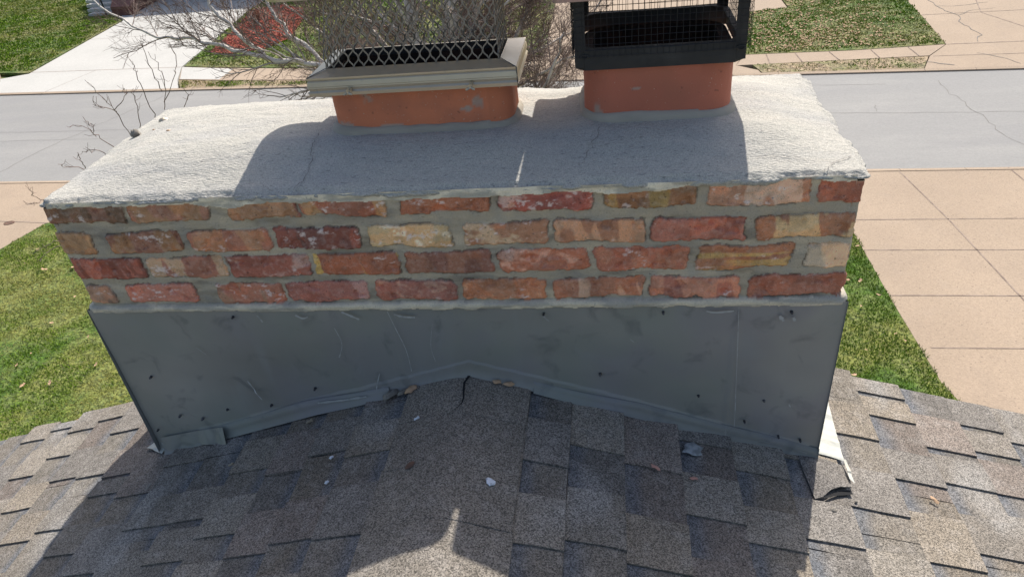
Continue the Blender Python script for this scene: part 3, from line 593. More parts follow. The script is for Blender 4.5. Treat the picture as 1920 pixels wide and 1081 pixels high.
# split in the first ridge cap
b = MB(); P = [(.054, -.004, .008), (.050, -.03, .007), (.043, -.05, .006), (.046, -.08, .005), (.050, -.105, .004), (.049, -.122, .003), (.040, -.138, .002), (.030, -.150, .001)]
V = []
for x, y, wd in P:
    for s in (-1, 1):
        xx = x + s * wd / 2; V.append((xx, y, ZA - S * (math.sqrt((xx - XA) ** 2 + .035 ** 2) - .008) + .0185))
b.add(V, [(2 * i, 2 * i + 1, 2 * i + 3, 2 * i + 2) for i in range(len(P) - 1)])
keep(b.build('split', MT['darkgap']), house)
# lifted torn shingle corner on the right of the chimney, with a flat dark sheet standing in for the shade under it
def on_roof(P, h): return [(x, y, float(roofz(x)) + h) for x, y in P]
b = MB(); T = [(.872, -.02), (.90, -.018), (.95, -.02), (.985, -.03), (.99, -.075), (.984, -.105), (.955, -.112), (.93, -.125), (.905, -.150), (.885, -.158), (.878, -.09)]
hh = [.010, .013, .016, .018, .022, .027, .026, .022, .017, .0115, .0095]
V = [(x, y, float(roofz(x)) + h) for (x, y), h in zip(T, hh)]; n = len(V); c = (.90, -.07, float(roofz(.90)) + .021)
W = [(x, y, z - .003) for x, y, z in V]
b.add([c] + V + W, [(0, i + 1, (i + 1) % n + 1) for i in range(n)] + [(i + 1, n + i + 1, n + (i + 1) % n + 1, (i + 1) % n + 1)[::-1] for i in range(n)], (.16, .145, .13))
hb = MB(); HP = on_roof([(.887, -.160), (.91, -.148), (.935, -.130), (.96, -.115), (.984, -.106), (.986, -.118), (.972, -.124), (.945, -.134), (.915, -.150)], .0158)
hb.add(HP, [tuple(range(9))[::-1]]); keep(hb.build('hollow_shade', MT['darkgap']), house)
keep(b.build('lifted_tab', MT['shingle'], smooth=False), house)['label'] = 'curled torn shingle at the foot of the flashing'

# ================================================================== CHIMNEY
ch = empty('brick_chimney', (0, .3, 0), 'wide brick chimney with rounded pale mortar crown and grey metal flashing on the roof ridge', 'chimney')
HW = .914; DEP = .605
K = 1.8
BRICKS = [  # z0, z1, [(x0, x1, base, accent, kind, amount)]
 (.241, .294, [(-.911, -.712, (120, 84, 68), (100, 80, 60), 'b', .6), (-.696, -.499, (146, 98, 76), (150, 115, 75), 'b', .5), (-.455, -.285, (150, 88, 70), (160, 125, 85), 'b', .5), (-.275, -.079, (138, 82, 60), (165, 135, 90), 'b', .5),
   (-.047, .15, (148, 84, 50), (150, 90, 60), 'b', .2), (.172, .366, (142, 66, 54), (200, 180, 170), 'w', .35), (.399, .585, (128, 92, 60), (150, 125, 70), 'b', .7), (.611, .809, (160, 112, 84), (190, 165, 145), 'b', .6), (.826, .911, (160, 98, 70), (145, 80, 58), 'b', .5)]),
 (.158, .210, [(-.92, -.823, (170, 125, 75), (110, 85, 65), 'b', .3), (-.783, -.598, (132, 84, 62), (150, 110, 70), 'b', .6), (-.575, -.372, (150, 92, 68), (165, 120, 85), 'b', .6), (-.356, -.158, (128, 66, 52), (90, 60, 55), 'b', .5),
   (-.133, .056, (172, 145, 100), (215, 205, 185), 'w', .75), (.083, .272, (150, 100, 68), (190, 165, 130), 'w', .5), (.288, .483, (165, 122, 90), (130, 92, 72), 'b', .6), (.5, .689, (150, 82, 62), (165, 100, 80), 'b', .4), (.714, .908, (146, 96, 64), (185, 155, 110), 'b', .9)]),
 (.085, .139, [(-.91, -.719, (150, 78, 58), (125, 68, 52), 'b', .8), (-.706, -.505, (148, 90, 68), (180, 150, 115), 'b', .6), (-.494, -.296, (142, 74, 56), (200, 180, 170), 'w', .2), (-.28, -.081, (142, 80, 50), (190, 155, 75), 'b', 1.0),
   (-.065, .14, (132, 84, 62), (120, 78, 66), 'b', .6), (.157, .358, (152, 88, 60), (200, 165, 150), 'w', .35), (.375, .575, (152, 84, 58), (165, 105, 75), 'b', .5), (.598, .791, (150, 94, 58), (175, 140, 75), 'h', .8), (.819, .91, (182, 158, 128), (150, 140, 125), 'b', .5)]),
 (.010, .062, [(-.905, -.831, (150, 110, 85), (80, 70, 65), 'b', .5), (-.794, -.609, (165, 95, 75), (170, 105, 80), 'b', .3), (-.55, -.383, (155, 90, 64), (145, 110, 85), 'b', .6), (-.372, -.165, (145, 82, 70), (170, 120, 110), 'b', .8), (-.143, .051, (142, 82, 68), (180, 140, 120), 'w', .5),
   (.067, .258, (155, 98, 62), (185, 150, 120), 'w', .45), (.279, .476, (148, 92, 64), (180, 145, 120), 'b', .7), (.492, .691, (170, 108, 82), (140, 78, 66), 'b', .5), (.713, .917, (142, 84, 62), (130, 78, 62), 'b', .4)])]
# perimeter path: back-left .. left side .. front .. right side .. back
rc_ = .012
def perim():
    pts = []
    def seg(a, b, step):
        a = np.array(a); b = np.array(b); n = max(2, int(np.linalg.norm(b - a) / step)); return [a + (b - a) * i / n for i in range(n)]
    L = []
    L += seg((0, DEP), (-HW, DEP), .03); L += seg((-HW, DEP), (-HW, rc_), .006)
    for i in range(5): a = PI + PI / 2 * i / 5; L.append(np.array((-HW + rc_ + rc_ * math.cos(a), rc_ + rc_ * math.sin(a))))
    L += seg((-HW + rc_, 0), (HW - rc_, 0), .0023)
    for i in range(5): a = -PI / 2 + PI / 2 * i / 5; L.append(np.array((HW - rc_ + rc_ * math.cos(a), rc_ + rc_ * math.sin(a))))
    L += seg((HW, rc_), (HW, DEP), .006); L += seg((HW, DEP), (0, DEP), .03)
    return np.array(L)
PP = perim(); nP = len(PP); d = np.roll(PP, -1, 0) - np.roll(PP, 1, 0); NN = np.stack([d[:, 1], -d[:, 0]], 1); NN /= np.linalg.norm(NN, axis=1)[:, None]
seglen = np.linalg.norm(np.roll(PP, -1, 0) - PP, axis=1); sc_ = np.concatenate([[0], np.cumsum(seglen)[:-1]])
i0 = int(np.argmin(np.abs(PP[:, 0] + HW - rc_) + np.abs(PP[:, 1]) * 10)); sx = sc_ - sc_[i0] - HW + rc_      # sx = x on the front face
zs = np.arange(-.03, .2995, .0023); nz = len(zs)
SX, ZZ = np.meshgrid(sx, zs, indexing='ij'); ZZ = np.where(np.abs(SX) > HW - .02, ZZ * .285 / .2985 * (ZZ > 0) + ZZ * (ZZ <= 0), ZZ)
wx = SX + (fbm(SX * 22, ZZ * 22, 101, 4) - .5) * .020 + (fbm(SX * 90, ZZ * 90, 102, 3) - .5) * .009
wz = ZZ + (fbm(SX * 14, ZZ * 25, 103, 4) - .5) * .015 + (fbm(SX * 80, ZZ * 80, 104, 3) - .5) * .008 + (vn(SX * 2.2, ZZ * 0, 7) - .5) * .005
mask = np.full(SX.shape, -1.); COL = np.zeros(SX.shape + (3,)); BR = np.zeros(SX.shape)
mort = lin((160, 154, 140)) * K; COL[:] = mort
mv = fbm(SX * 7, ZZ * 16, 111, 4); COL = mixc(COL, lin((132, 128, 120)) * K, ss(.5, .7, mv) * .7); COL = mixc(COL, lin((178, 170, 152)) * K, ss(.5, .68, fbm(SX * 5, ZZ * 22, 117, 4)) * .55)
brs = []
for ri, (z0, z1, L) in enumerate(BRICKS):
    row = list(L); xl = L[0][0]; rb = random.Random(ri)
    # continue the course round the corners
    x = row[-1][1]; 
    if x < HW - .0: pass
    pal = [b_[2] for r_ in BRICKS for b_ in r_[2]]
    x = HW + .006
    while x < HW + 3.2:
        l = .10 if x < HW + .01 and (row[-1][1] - row[-1][0]) > .15 else .2
        row.append((x + .012, x + l, pal[rb.randrange(len(pal))], pal[rb.randrange(len(pal))], 'b', .5)); x += l + .012
    x = -HW - .006
    while x > -HW - 1.7:
        l = .10 if x > -HW - .01 and (L[0][1] - L[0][0]) > .15 else .2
        row.append((x - l, x - .012, pal[rb.randrange(len(pal))], pal[rb.randrange(len(pal))], 'b', .5)); x -= l + .012
    for bi, (x0, x1, c0, c1, kd, am) in enumerate(row): brs.append((z0, z1, x0, x1, c0, c1, kd, am, ri * 40 + bi))
for (z0, z1, x0, x1, c0, c1, kd, am, sd) in brs:
    sh = (vn(np.array(sd * 1.7), np.array(3.), 5) - .5) * .006
    cols = np.where((sx > x0 - .02) & (sx < x1 + .02))[0]
    if not len(cols): continue
    a, b2 = cols[0], cols[-1] + 1
    x0, x1, z0, z1 = x0 - .0015, x1 + .0015, z0 - .0022, z1 + .0022
    X = wx[a:b2]; Z = wz[a:b2] + sh * (X - (x0 + x1) / 2) / .1
    q = np.minimum(np.minimum(X - x0, x1 - X), np.minimum(Z - z0, z1 - Z))
    cr_ = np.hypot(np.maximum(0, .01 - (X - x0)), np.maximum(0, .01 - (Z - z0)))
    rad = .004 + .010 * _hash(np.array([sd]), np.array([2]), 3)[0]
    # rounded corners
    ax = np.minimum(X - x0, x1 - X); az = np.minimum(Z - z0, z1 - Z)
    cor = (ax < rad) & (az < rad); q = np.where(cor, rad - np.hypot(rad - ax, rad - az), q)
    m = q > 0
    base = lin(c0) * K; acc = lin(c1) * K; base = (base * .70 + .30 * base.mean()) * (1.10, 1.01, .88) * 1.10; acc = (acc * .82 + .18 * acc.mean()) * (1.06, 1.0, .92) * 1.0; S0 = SX[a:b2]; Z0 = ZZ[a:b2]
    if kd == 'b': t = ss(.49, .53, fbm((S0 + (Z0 - z0) * .2) * 26 + sd * 3.1, Z0 * 7 + sd, 200 + sd, 3, .45))
    elif kd == 'h': t = ss(.45, .6, fbm(S0 * 5 + sd, Z0 * 60, 200 + sd, 3))
    else: t = ss(.5, .62, fbm(S0 * 16 + sd, Z0 * 24, 200 + sd, 5, .65) + .12 * (am - .5)) 
    cc = mixc(np.broadcast_to(base, S0.shape + (3,)), acc, t * min(1, am + .15))
    t2 = ss(.42, .7, fbm(S0 * 30, Z0 * 40 + sd, 300 + sd, 4)); cc = cc * (1 - .24 * t2)[..., None]; t3 = ss(.5, .6, fbm(S0 * 18 + 9, Z0 * 20 + sd, 320 + sd, 4)); cc = mixc(cc, cc * np.array([1.18, 1.02, .92]), t3)
    wsh = ss(.60, .70, fbm(S0 * 45 + sd, Z0 * 70, 400 + sd, 5, .7)) * ss(.5, .6, fbm(S0 * 9, Z0 * 14 + sd, 410 + sd, 2)); cc = mixc(cc, lin((215, 200, 192)) * K * .8, wsh * .65)
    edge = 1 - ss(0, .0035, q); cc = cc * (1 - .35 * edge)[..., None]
    up_ = m & (q > mask[a:b2]); mask[a:b2] = np.where(~m & (q > mask[a:b2]), q, mask[a:b2])
    mask[a:b2] = np.where(up_, q, mask[a:b2]); COL[a:b2] = np.where(up_[..., None], cc, COL[a:b2])
    BR[a:b2] = np.where(up_, sh * .4, BR[a:b2])
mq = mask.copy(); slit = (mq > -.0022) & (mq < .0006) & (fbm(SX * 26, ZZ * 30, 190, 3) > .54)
# mortar smeared over the top of the first course, below the crown, and the bead over the flashing
smear = ZZ > .291 - .020 * fbm(SX * 9, SX * 0 + 4, 131, 4, .6) - .006 * fbm(SX * 60, ZZ * 10, 132, 3) + .01 * ss(.4, .75, np.abs(SX) / 1.)
beadm = ZZ < .004 + .006 * (fbm(SX * 12, SX * 0, 141, 3) - .3)
isb = (mask > 0) & ~smear & ~beadm
MV = 1 - .22 - .30 * ss(.52, .72, fbm(SX * 9, ZZ * 30, 191, 5, .6)) + .16 * ss(.5, .7, fbm(SX * 4, ZZ * 40, 192, 4)); COL = np.where(isb[..., None], COL, COL * MV[..., None] * np.array([.96, .885, .80]))
COL = np.where((slit & ~smear & ~beadm)[..., None], COL * .6, COL)  # crevice shade darkened into the vertex colour along the brick edges
COL = np.where(smear[..., None], mixc(np.broadcast_to(lin((188, 178, 158)) * K, COL.shape), lin((150, 144, 130)) * K, ss(.45, .65, fbm(SX * 20, ZZ * 60, 151, 4))), COL)
COL = np.where(beadm[..., None], mixc(np.broadcast_to(lin((172, 162, 142)) * K, COL.shape), lin((140, 134, 122)) * K, ss(.45, .65, fbm(SX * 14, ZZ * 80, 152, 4))), COL)
dm = np.clip(mask, 0, .01)
side = ((np.abs(SX) > HW)).astype(float)
D = np.where(isb, .0005 + .0022 * ss(0, .006, dm) + BR + (fbm(SX * 40, ZZ * 50, 161, 4) - .5) * .003 - .006 * ss(.66, .74, fbm(SX * 30, ZZ * 40, 162, 3)),
             -.0025 - side * .003 + (fbm(SX * 12, ZZ * 30, 171, 4) - .5) * .006 + (fbm(SX * 70, ZZ * 90, 172, 3) - .5) * .0016)
D = np.where(slit, D - .002, D)
D = np.where(smear, .005 + (fbm(SX * 15, ZZ * 60, 181, 4) - .5) * .008, D)
bd = np.clip((.012 - ZZ) / .02, 0, 1); D = np.where(beadm, -.001 + .013 * np.sin(np.clip(bd, 0, 1) * PI * .62) * (ZZ > -.018 + .010 * fbm(SX * 25, SX * 0, 183, 4)) + (fbm(SX * 25, ZZ * 90, 182, 3) - .5) * .005, D)
V = np.stack([PP[:, None, 0] + NN[:, None, 0] * D, PP[:, None, 1] + NN[:, None, 1] * D, ZZ], -1).reshape(-1, 3)
F = gridF(nP, nz, True); fm = isb.reshape(-1)[F].sum(1) >= 2
def sub(name, F, mat, col):
    u, inv = np.unique(F, return_inverse=True); return keep(mesh(name, V[u], inv.reshape(F.shape), mat, None, col.reshape(-1, 3)[u]), ch)
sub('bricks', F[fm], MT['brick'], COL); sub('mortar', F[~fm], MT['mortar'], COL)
# hidden shaft down to the ground (old brick below the flashing at the gable)
b = MB(); b.loops([rrect(-HW + .01, HW - .01, .012, DEP - .01, .01, z) for z in (-.028, -1.0, GZ)], (.3, .15, .1)); keep(b.build('shaft', MT['housebrick']), ch)

# ---------- crown
def crownz(x, y):
    e = np.minimum(x + HW, HW - x); f = y; bk = DEP - y
    m = ss(0, .34, e) * .5 + .5 * ss(0, .16, e)
    z = .303 + .052 * m * ss(-.03, .19, f) * ss(-.02, .2, bk)
    z = z - .008 * np.exp(-((x - .27) / .07) ** 2) * ss(0, .15, f)
    z = z + (fbm(x * 5, y * 6, 501, 3) - .5) * .007 + (fbm(x * 22, y * 50, 502, 4) - .5) * .0035 * (1 - .4 * ss(-.4, .2, x))
    return z
nx, ny = 620, 200
u = np.linspace(-1, 1, nx); v = np.linspace(0, 1, ny); U, Vg = np.meshgrid(u, v, indexing='ij')
X = U * (HW + .006); Y = -.006 + Vg * (DEP + .012)
# round the plan corners a little and make the outline uneven
ex = (HW + .006) - np.abs(X); ey = np.minimum(Y + .006, DEP + .006 - Y)
rad = np.where(Y > .3, np.where(X < 0, .09, .035), .012); cor = (ex < rad) & (ey < rad); dd = np.hypot(rad - ex, rad - ey); k = np.where(cor & (dd > rad), rad / np.maximum(dd, 1e-6), 1.)
cx = np.sign(X) * ((HW + .006) - rad); cy = np.where(Y > .3, DEP + .006 - rad, -.006 + rad)
X = np.where(cor, cx + (X - cx) * k, X); Y = np.where(cor, cy + (Y - cy) * k, Y)
edge = 1 - ss(0, .03, np.minimum(ex, ey))
nse = (fbm(U * 14 + 5, Vg * 8, 511, 4) - .5) * .018 + (fbm(U * 60, Vg * 30, 512, 3) - .5) * .010
X = X + np.sign(U) * nse * (1 - ss(0, .03, ex)); Y = Y + np.sign(Vg - .5) * nse * (1 - ss(0, .03, ey))
Z = crownz(X, Y) - .009 * (1 - ss(0, .022, np.minimum(ex, ey))) ** 1.5 + edge * (fbm(U * 40, Vg * 20, 513, 5, .65) - .5) * .013
Vc = np.stack([X, Y, Z], -1).reshape(-1, 3); Fc = gridF(nx, ny)
ring = [i * ny for i in range(nx)] + [(nx - 1) * ny + j for j in range(1, ny)] + [i * ny + ny - 1 for i in range(nx - 2, -1, -1)] + [j for j in range(ny - 2, 0, -1)]
ring = np.array(ring); R0 = Vc[ring]; m = len(ring); cen = np.array([0, .3, 0]); out = [Vc]; Fall = [Fc]; prev = ring; n0 = len(Vc)
sR = np.arange(m) * .003
bot = .2955 - .013 * fbm(sR * 9, sR * 0, 521, 4) 
for k, (fz, inn) in enumerate(((.35, -.0015), (.7, .0), (1.0, .003), (1.0, .02))):
    R = R0.copy(); R[:, 2] = R0[:, 2] + (bot - R0[:, 2]) * fz + (fbm(sR * 40, sR * 0 + k, 522, 3) - .5) * .003
    dirn = (R0 - cen); dirn[:, 2] = 0; dn = np.zeros_like(dirn); onx = np.abs(np.abs(R0[:, 0]) - HW) < .02
    dn[:, 0] = np.where(onx, np.sign(dirn[:, 0]), 0); dn[:, 1] = np.where(~onx, np.sign(dirn[:, 1]), 0)
    R -= dn * (inn + (fbm(sR * 30, sR * 0 + k * 3, 523, 3) - .5) * .004 * (k < 3))[:, None]
    ids = np.arange(n0, n0 + m); out.append(R); nx_ = np.roll(ids, -1); pv = np.roll(prev, -1)
    Fall.append(np.stack([prev, ids, nx_, pv], 1)); prev = ids; n0 += m
keep(mesh('crown', np.concatenate(out), np.concatenate(Fall), MT['crown']), ch)
# hairline cracks in the crown
def crackline(P, wd, jit=.004):
    b = MB(); P = np.array(P, float); Q = []
    for i in range(len(P) - 1):
        n = max(2, int(np.linalg.norm(P[i + 1] - P[i]) / .008))
        for k in range(n): Q.append(P[i] + (P[i + 1] - P[i]) * k / n)
    Q.append(P[-1]); Q = np.array(Q); Q[1:-1] += RNG.uniform(-jit, jit, Q[1:-1].shape)
    t = np.gradient(Q, axis=0); t /= np.linalg.norm(t, axis=1)[:, None]; nn = np.stack([-t[:, 1], t[:, 0]], 1); w_ = wd * RNG.uniform(.3, 1.2, len(Q))[:, None]
    V = []
    for s in (1, -1):
        q = Q + nn * w_ * s; V.append(np.c_[q, crownz(q[:, 0], q[:, 1]) + .0032])
    n = len(Q); b.add(np.concatenate(V), [(i, i + n, i + n + 1, i + 1) for i in range(n - 1)], (.1, .1, .1)); keep(b.build('crack', MT['crack']), ch)
crackline([(-.28, .20), (-.272, .13), (-.262, .08), (-.27, .02), (-.28, .0)], .0008)
crackline([(.39, .17), (.383, .14), (.365, .08), (.35, .05)], .0008)
crackline([(-.44, .0), (-.40, .03), (-.36, .02), (-.33, .0)], .0004)
crackline([(.90, .07), (.86, .04), (.83, .0)], .0007); crackline([(.62, .05), (.75, .055), (.88, .045)], .0004)
# ---------- flashing: front sheet with kicked out lower edge
xf = np.linspace(-HW - .006, HW + .010, 260); zt = -.006; nv = 90
BX = [-.92, -.811, -.646, -.505, -.386, -.258, -.195, -.102, .053, .207, .314, .476, .611, .718, .816, .93]; BZ = [-.527, -.487, -.434, -.387, -.347, -.312, -.291, -.262, -.212, -.262, -.300, -.350, -.398, -.436, -.468, -.508]
zb = np.interp(xf, BX, BZ); tt = np.linspace(0, 1, nv)
Xf = np.repeat(xf[:, None], nv, 1); Zf = zt + (zb[:, None] - zt) * tt[None]
fromb = Zf - zb[:, None]
Yf = -.009 - .005 * (fbm(Xf * 3, Zf * 4, 601, 3) - .5) * 2 - .0015 * np.sin(Xf * 9 + 1) - .012 * np.exp(-np.clip(fromb, 0, 1) / .013) - .004 * (fromb < .045 - .01 * vn(Xf * 3, 0 * Xf, 6)) * (np.abs(Xf) < .9)
Yf -= .0025 * np.exp(-((Xf - .69) / .006) ** 2) + .0025 * np.exp(-((Xf + .115) / .006) ** 2)
Vf = np.stack([Xf, Yf, Zf + (.002)], -1).reshape(-1, 3)
gcol = np.broadcast_to(np.array([.275, .265, .24]), Vf.shape) * (1 + (fbm(Vf[:, 0] * 2.5, Vf[:, 2] * 5, 611, 4) - .5) * .7)[:, None]
gcol = mixc(gcol, np.array([.30, .305, .295]), ss(.6, .8, fbm(Vf[:, 0] * 12, Vf[:, 2] * 2.5, 612, 5, .6)) * .35)
fl = keep(mesh('flashing', Vf, gridF(260, nv)[:, ::-1], MT['flash'], None, gcol), ch)
b = MB()   # returns along the sides and the back
for s in (-1, 1):
    x = s * (HW + .008); P = [(x, -.012, -.004), (x, DEP, -.004), (x, DEP, -1.0), (x, -.02, float(roofz(x)) - .02)]
    b.add(P, [(0, 1, 2, 3)[::s]], (.26, .25, .23))
b.add([(-HW, DEP + .006, -.004), (HW, DEP + .006, -.004), (HW, DEP + .006, -.6), (-HW, DEP + .006, -.6)], [(0, 3, 2, 1)], (.26, .25, .23))
keep(b.build('side_flashing', MT['flash']), ch)
# loose bent strip at the lower left of the flashing
b = MB(); nu, nvv = 60, 8; V = []
for i in range(nu):
    f = i / (nu - 1); x = -.895 + .215 * f; top = -.452 + .26 * (x + .87); bt = -.505 + .30 * (x + .865) + .008 * (vn(np.array(f * 9.), np.array(1.), 3) - .5) * 2 + (.0 if f < .85 else -.0)
    for j in range(nvv):
        g = j / (nvv - 1); y = -.017 - .004 * g - .022 * f ** 3 * (0.4 + g) - .006 * abs(math.sin(f * 11)) * g
        V.append((x + .012 * g * (f > .95), y, top + (bt - top) * g))
b.add(V, [(i * nvv + j, i * nvv + j + 1, (i + 1) * nvv + j + 1, (i + 1) * nvv + j) for i in range(nu - 1) for j in range(nvv - 1)], (.28, .27, .245))
keep(b.build('loose_strip', MT['flash'], smooth=True), ch)['label'] = 'torn bent metal strip at the lower left corner of the flashing'
# lower apron strips with a folded edge
for sg, X0, X1, name in ((-1, -.90, -.17, 'apron'), (1, .21, .925, 'apron')):
    b = MB(); n = 80; xs = np.linspace(X0, X1, n); V = []
    for x in xs:
        zb_ = float(np.interp(x, BX, BZ)); h = .040 + .008 * float(vn(np.array(x * 5), np.array(2.), 9)) - (.02 * max(0, 1 - abs(x - (X1 if sg < 0 else X0)) / .25))
        w_ = .002 * float(vn(np.array(x * 18), np.array(5.), 2))
        for j, (dz, dy) in enumerate(((h, -.0135), (h + .001, -.0158 - w_), (h * .5, -.0175 - w_), (.010, -.0225), (.002, -.032))): V.append((x, dy - .004 * math.sin(x * 9) * 0, zb_ + dz))
    b.add(V, [(i * 5 + j, i * 5 + j + 1, (i + 1) * 5 + j + 1, (i + 1) * 5 + j) for i in range(n - 1) for j in range(4)], (.21, .205, .185))
    keep(b.build(name, MT['flash'], smooth=True), ch)
for (x, z) in [(-.835, -.229), (-.799, -.368), (-.889, -.425), (-.376, -.268), (-.516, -.328), (-.734, -.378), (.525, -.028), (.806, -.029), (.25, -.028), (.377, -.215), (.616, -.282), (.773, -.297), (.732, -.365), (.819, -.416), (.873, -.428), (-.53, -.029), (-.65, -.345)]:
    b = MB(); r = random.uniform(.0025, .0042); y = -.013 - .006 * (z < -.36)
    b.loops([np.array([(x + q * r * math.cos(a), y - e, z + q * r * math.sin(a)) for a in np.arange(8) * PI / 4]) for q, e in ((1.2, -.004), (1, .003), (.6, .006))], (.1, .1, .1), capb=True)
    keep(b.build('nail', MT['nail']), ch)
for P, wd in (([(-.555, -.235), (-.543, -.27), (-.531, -.30)], .002), ([(-.27, -.06), (-.262, -.11), (-.28, -.155)], .0013), ([(-.184, -.208), (-.2, -.25), (-.203, -.264)], .0016), ([(-.125, -.012), (-.115, -.06), (-.1, -.13), (-.098, -.2)], .0012),
              ([(.69, -.01), (.70, -.2), (.708, -.38)], .0009), ([(.78, -.035), (.79, -.05)], .005), ([(.81, -.04), (.815, -.05)], .004), ([(-.375, -.31), (-.3, -.298), (-.235, -.285)], .004), ([(-.46, -.02), (-.452, -.04)], .002), ([(-.36, -.02), (-.345, -.03), (-.33, -.026)], .003), ([(.45, -.1), (.46, -.11)], .001), ([(.83, -.30), (.835, -.31)], .002), ([(-.24, -.012), (-.20, -.035)], .0035), ([(-.02, -.05), (-.035, -.12), (-.03, -.17)], .0008), ([(.25, -.03), (.262, -.045)], .0015), ([(-.66, -.12), (-.64, -.145)], .0012), ([(.62, -.02), (.64, -.024), (.68, -.02)], .003), ([(-.50, -.385), (-.44, -.362), (-.40, -.352)], .0016), ([(-.11, -.02), (-.09, -.028), (-.06, -.03)], .003)):
    P = np.array(P, float); Q = spline(np.c_[P, np.zeros(len(P))], 10)[:, :2]; t = np.gradient(Q, axis=0); t /= np.linalg.norm(t, axis=1)[:, None]; nn = np.stack([-t[:, 1], t[:, 0]], 1) * wd * RNG.uniform(.3, 1.1, (10, 1))
    b = MB(); A = Q + nn; B = Q - nn; yq = lambda q: -.0185 - .004 * (q[:, 1] < -.27)
    b.add(np.concatenate([np.c_[A[:, 0], yq(A), A[:, 1]], np.c_[B[:, 0], yq(B), B[:, 1]]]), [(i, i + 1, i + 11, i + 10) for i in range(9)], (.3, .3, .3))
    keep(b.build('scratch', MT['scratch']), ch)
# step flashing on the roof at both sides
def strip_on_roof(name, P, h, mat, par, wav=.004, label=None):
    P = np.array(P, float); n = len(P) // 2; A, B = P[:n], P[n:]; m = 40; V = []
    for i in range(m):
        f = i / (m - 1) * (n - 1); k = min(int(f), n - 2); g = f - k; a = A[k] + (A[k + 1] - A[k]) * g; c = B[k] + (B[k + 1] - B[k]) * g
        for j in range(6):
            q = a + (c - a) * j / 5; hh = h + wav * (float(vn(q[0] * 60, q[1] * 40, 71)) + .8 * (abs(math.sin(q[1] * 60 + 5 * q[0])) > .93)); V.append((q[0], q[1], float(roofz(q[0])) + hh))
    o = mesh(name, V, gridF(m, 6), MT[mat], smooth=True); keep(o, par)
    if label: o['label'] = label
    return o
strip_on_roof('step_flashing', [(.915, -.004), (.915, .31), (.992, -.012), (1.012, .30)], .016, 'lead', ch, label='pale sunlit metal strip on the shingles along the right side')
strip_on_roof('step_flashing', [(.984, -.085), (.986, -.02), (.995, -.095), (.993, -.018)], .030, 'lead', ch)
strip_on_roof('step_flashing', [(-.905, -.03), (-.905, .05), (-.99, .015), (-.94, .07)], .016, 'lead', ch, label='crumpled pale metal end at the lower left corner')

# ---------- flues
def flue(x0, x1, y0, y1, r, zb, zt, seed, smears, tint):
    loop = densify(rrect(x0, x1, y0, y1, r, 0, 8), .006); m = len(loop); zz = np.arange(zb, zt, .005); zz = np.append(zz, zt)
    V = []; Cc = []; s = np.concatenate([[0], np.cumsum(np.linalg.norm(np.roll(loop, -1, 0) - loop, axis=1))[:-1]])
    cen = loop.mean(0); N = loop - cen
    for z in zz:
        P = loop.copy(); P[:, 2] = z; P[:, :2] += (fbm(s * 8, s * 0 + z * 12, seed, 2)[:, None] - .5) * .002; V.append(P)
        base = np.broadcast_to(np.array(tint), (m, 3)) * (1 + (fbm(s * 6, s * 0 + z * 10, seed + 3, 3) - .5) * .4)[:, None]
        sm = ss(.60, .68, fbm(s * 26, s * 0 + z * 14, seed + 5, 4, .6) + .10 * (1 - ss(0, .04, z - .345)) - .17)
        for (px, pz, rx, rz) in smears:
            dd = np.hypot((loop[:, 0] - px) / rx, (z - pz) / rz) + (fbm(s * 70, s * 0 + z * 60, seed + 8, 3) - .5) * 1.1; sm = np.maximum(sm, (1 - ss(.55, .85, dd)) * (loop[:, 1] < y0 + .06))
        Cc.append(mixc(base, np.array([.40, .35, .30]), sm * .85))
    n = len(zz)
    inner = (loop - cen) * np.array([1 - .044 / (x1 - x0), 1 - .044 / (y1 - y0), 1]) + cen
    V = np.concatenate(V); F = [(i * m + j, i * m + (j + 1) % m, (i + 1) * m + (j + 1) % m, (i + 1) * m + j) for i in range(n - 1) for j in range(m)]
    o = keep(mesh('flue', V, np.array(F), MT['terracotta'], None, np.concatenate(Cc)), ch)
    bi = MB(); P0 = loop.copy(); P0[:, 2] = zt; LI = [P0]
    for q, z in ((.3, zt + .0015), (1., zt), (1., zt - .02), (1., .1)):
        P = loop + (inner - loop) * q; P[:, 2] = z; LI.append(P)
    bi.loops(LI, capb=True); li = bi.build('lining', MT['soot'], smooth=False); li.parent = o;
    # mortar collar at the base
    out = densify(rrect(x0, x1, y0, y1, r, 0, 8), .005); m2 = len(out); nn = (np.roll(out, -1, 0) - np.roll(out, 1, 0)); nn = np.stack([nn[:, 1], -nn[:, 0]], 1); nn /= np.linalg.norm(nn, axis=1)[:, None]
    s2 = np.arange(m2) * .005; wv = .7 + .8 * fbm(s2 * 10, s2 * 0, seed + 20, 4); LL = []
    for e, h in ((-.002, .014), (.003, .0135), (.008, .010), (.012, .005), (.015, -.003)):
        P = np.zeros((m2, 3)); P[:, :2] = out[:, :2] + nn * (e * wv * .85)[:, None]; P[:, 2] = crownz(P[:, 0], P[:, 1]) + h * wv + (fbm(s2 * 40, s2 * 0 + e * 99, seed + 21, 3) - .5) * .004; LL.append(P)
    bb = MB(); bb.loops(LL); c_ = bb.build('mortar_collar', MT['bead'], smooth=True); c_.parent = o; c_.matrix_parent_inverse = o.matrix_world.inverted()
    return o
bpy.context.view_layer.update()
LF = dict(x0=-.240, x1=.192, y0=.197, y1=.372); RF = dict(x0=.352, x1=.682, y0=.200, y1=.491)
f1 = flue(LF['x0'], LF['x1'], LF['y0'], LF['y1'], .05, .29, .488, 700, [(-.10, .365, .05, .012), (.115, .415, .016, .02), (.09, .40, .02, .008), (-.2, .375, .03, .01)], (.62, .20, .10)); f1['label'] = 'wide low orange clay flue under the bare steel cap'
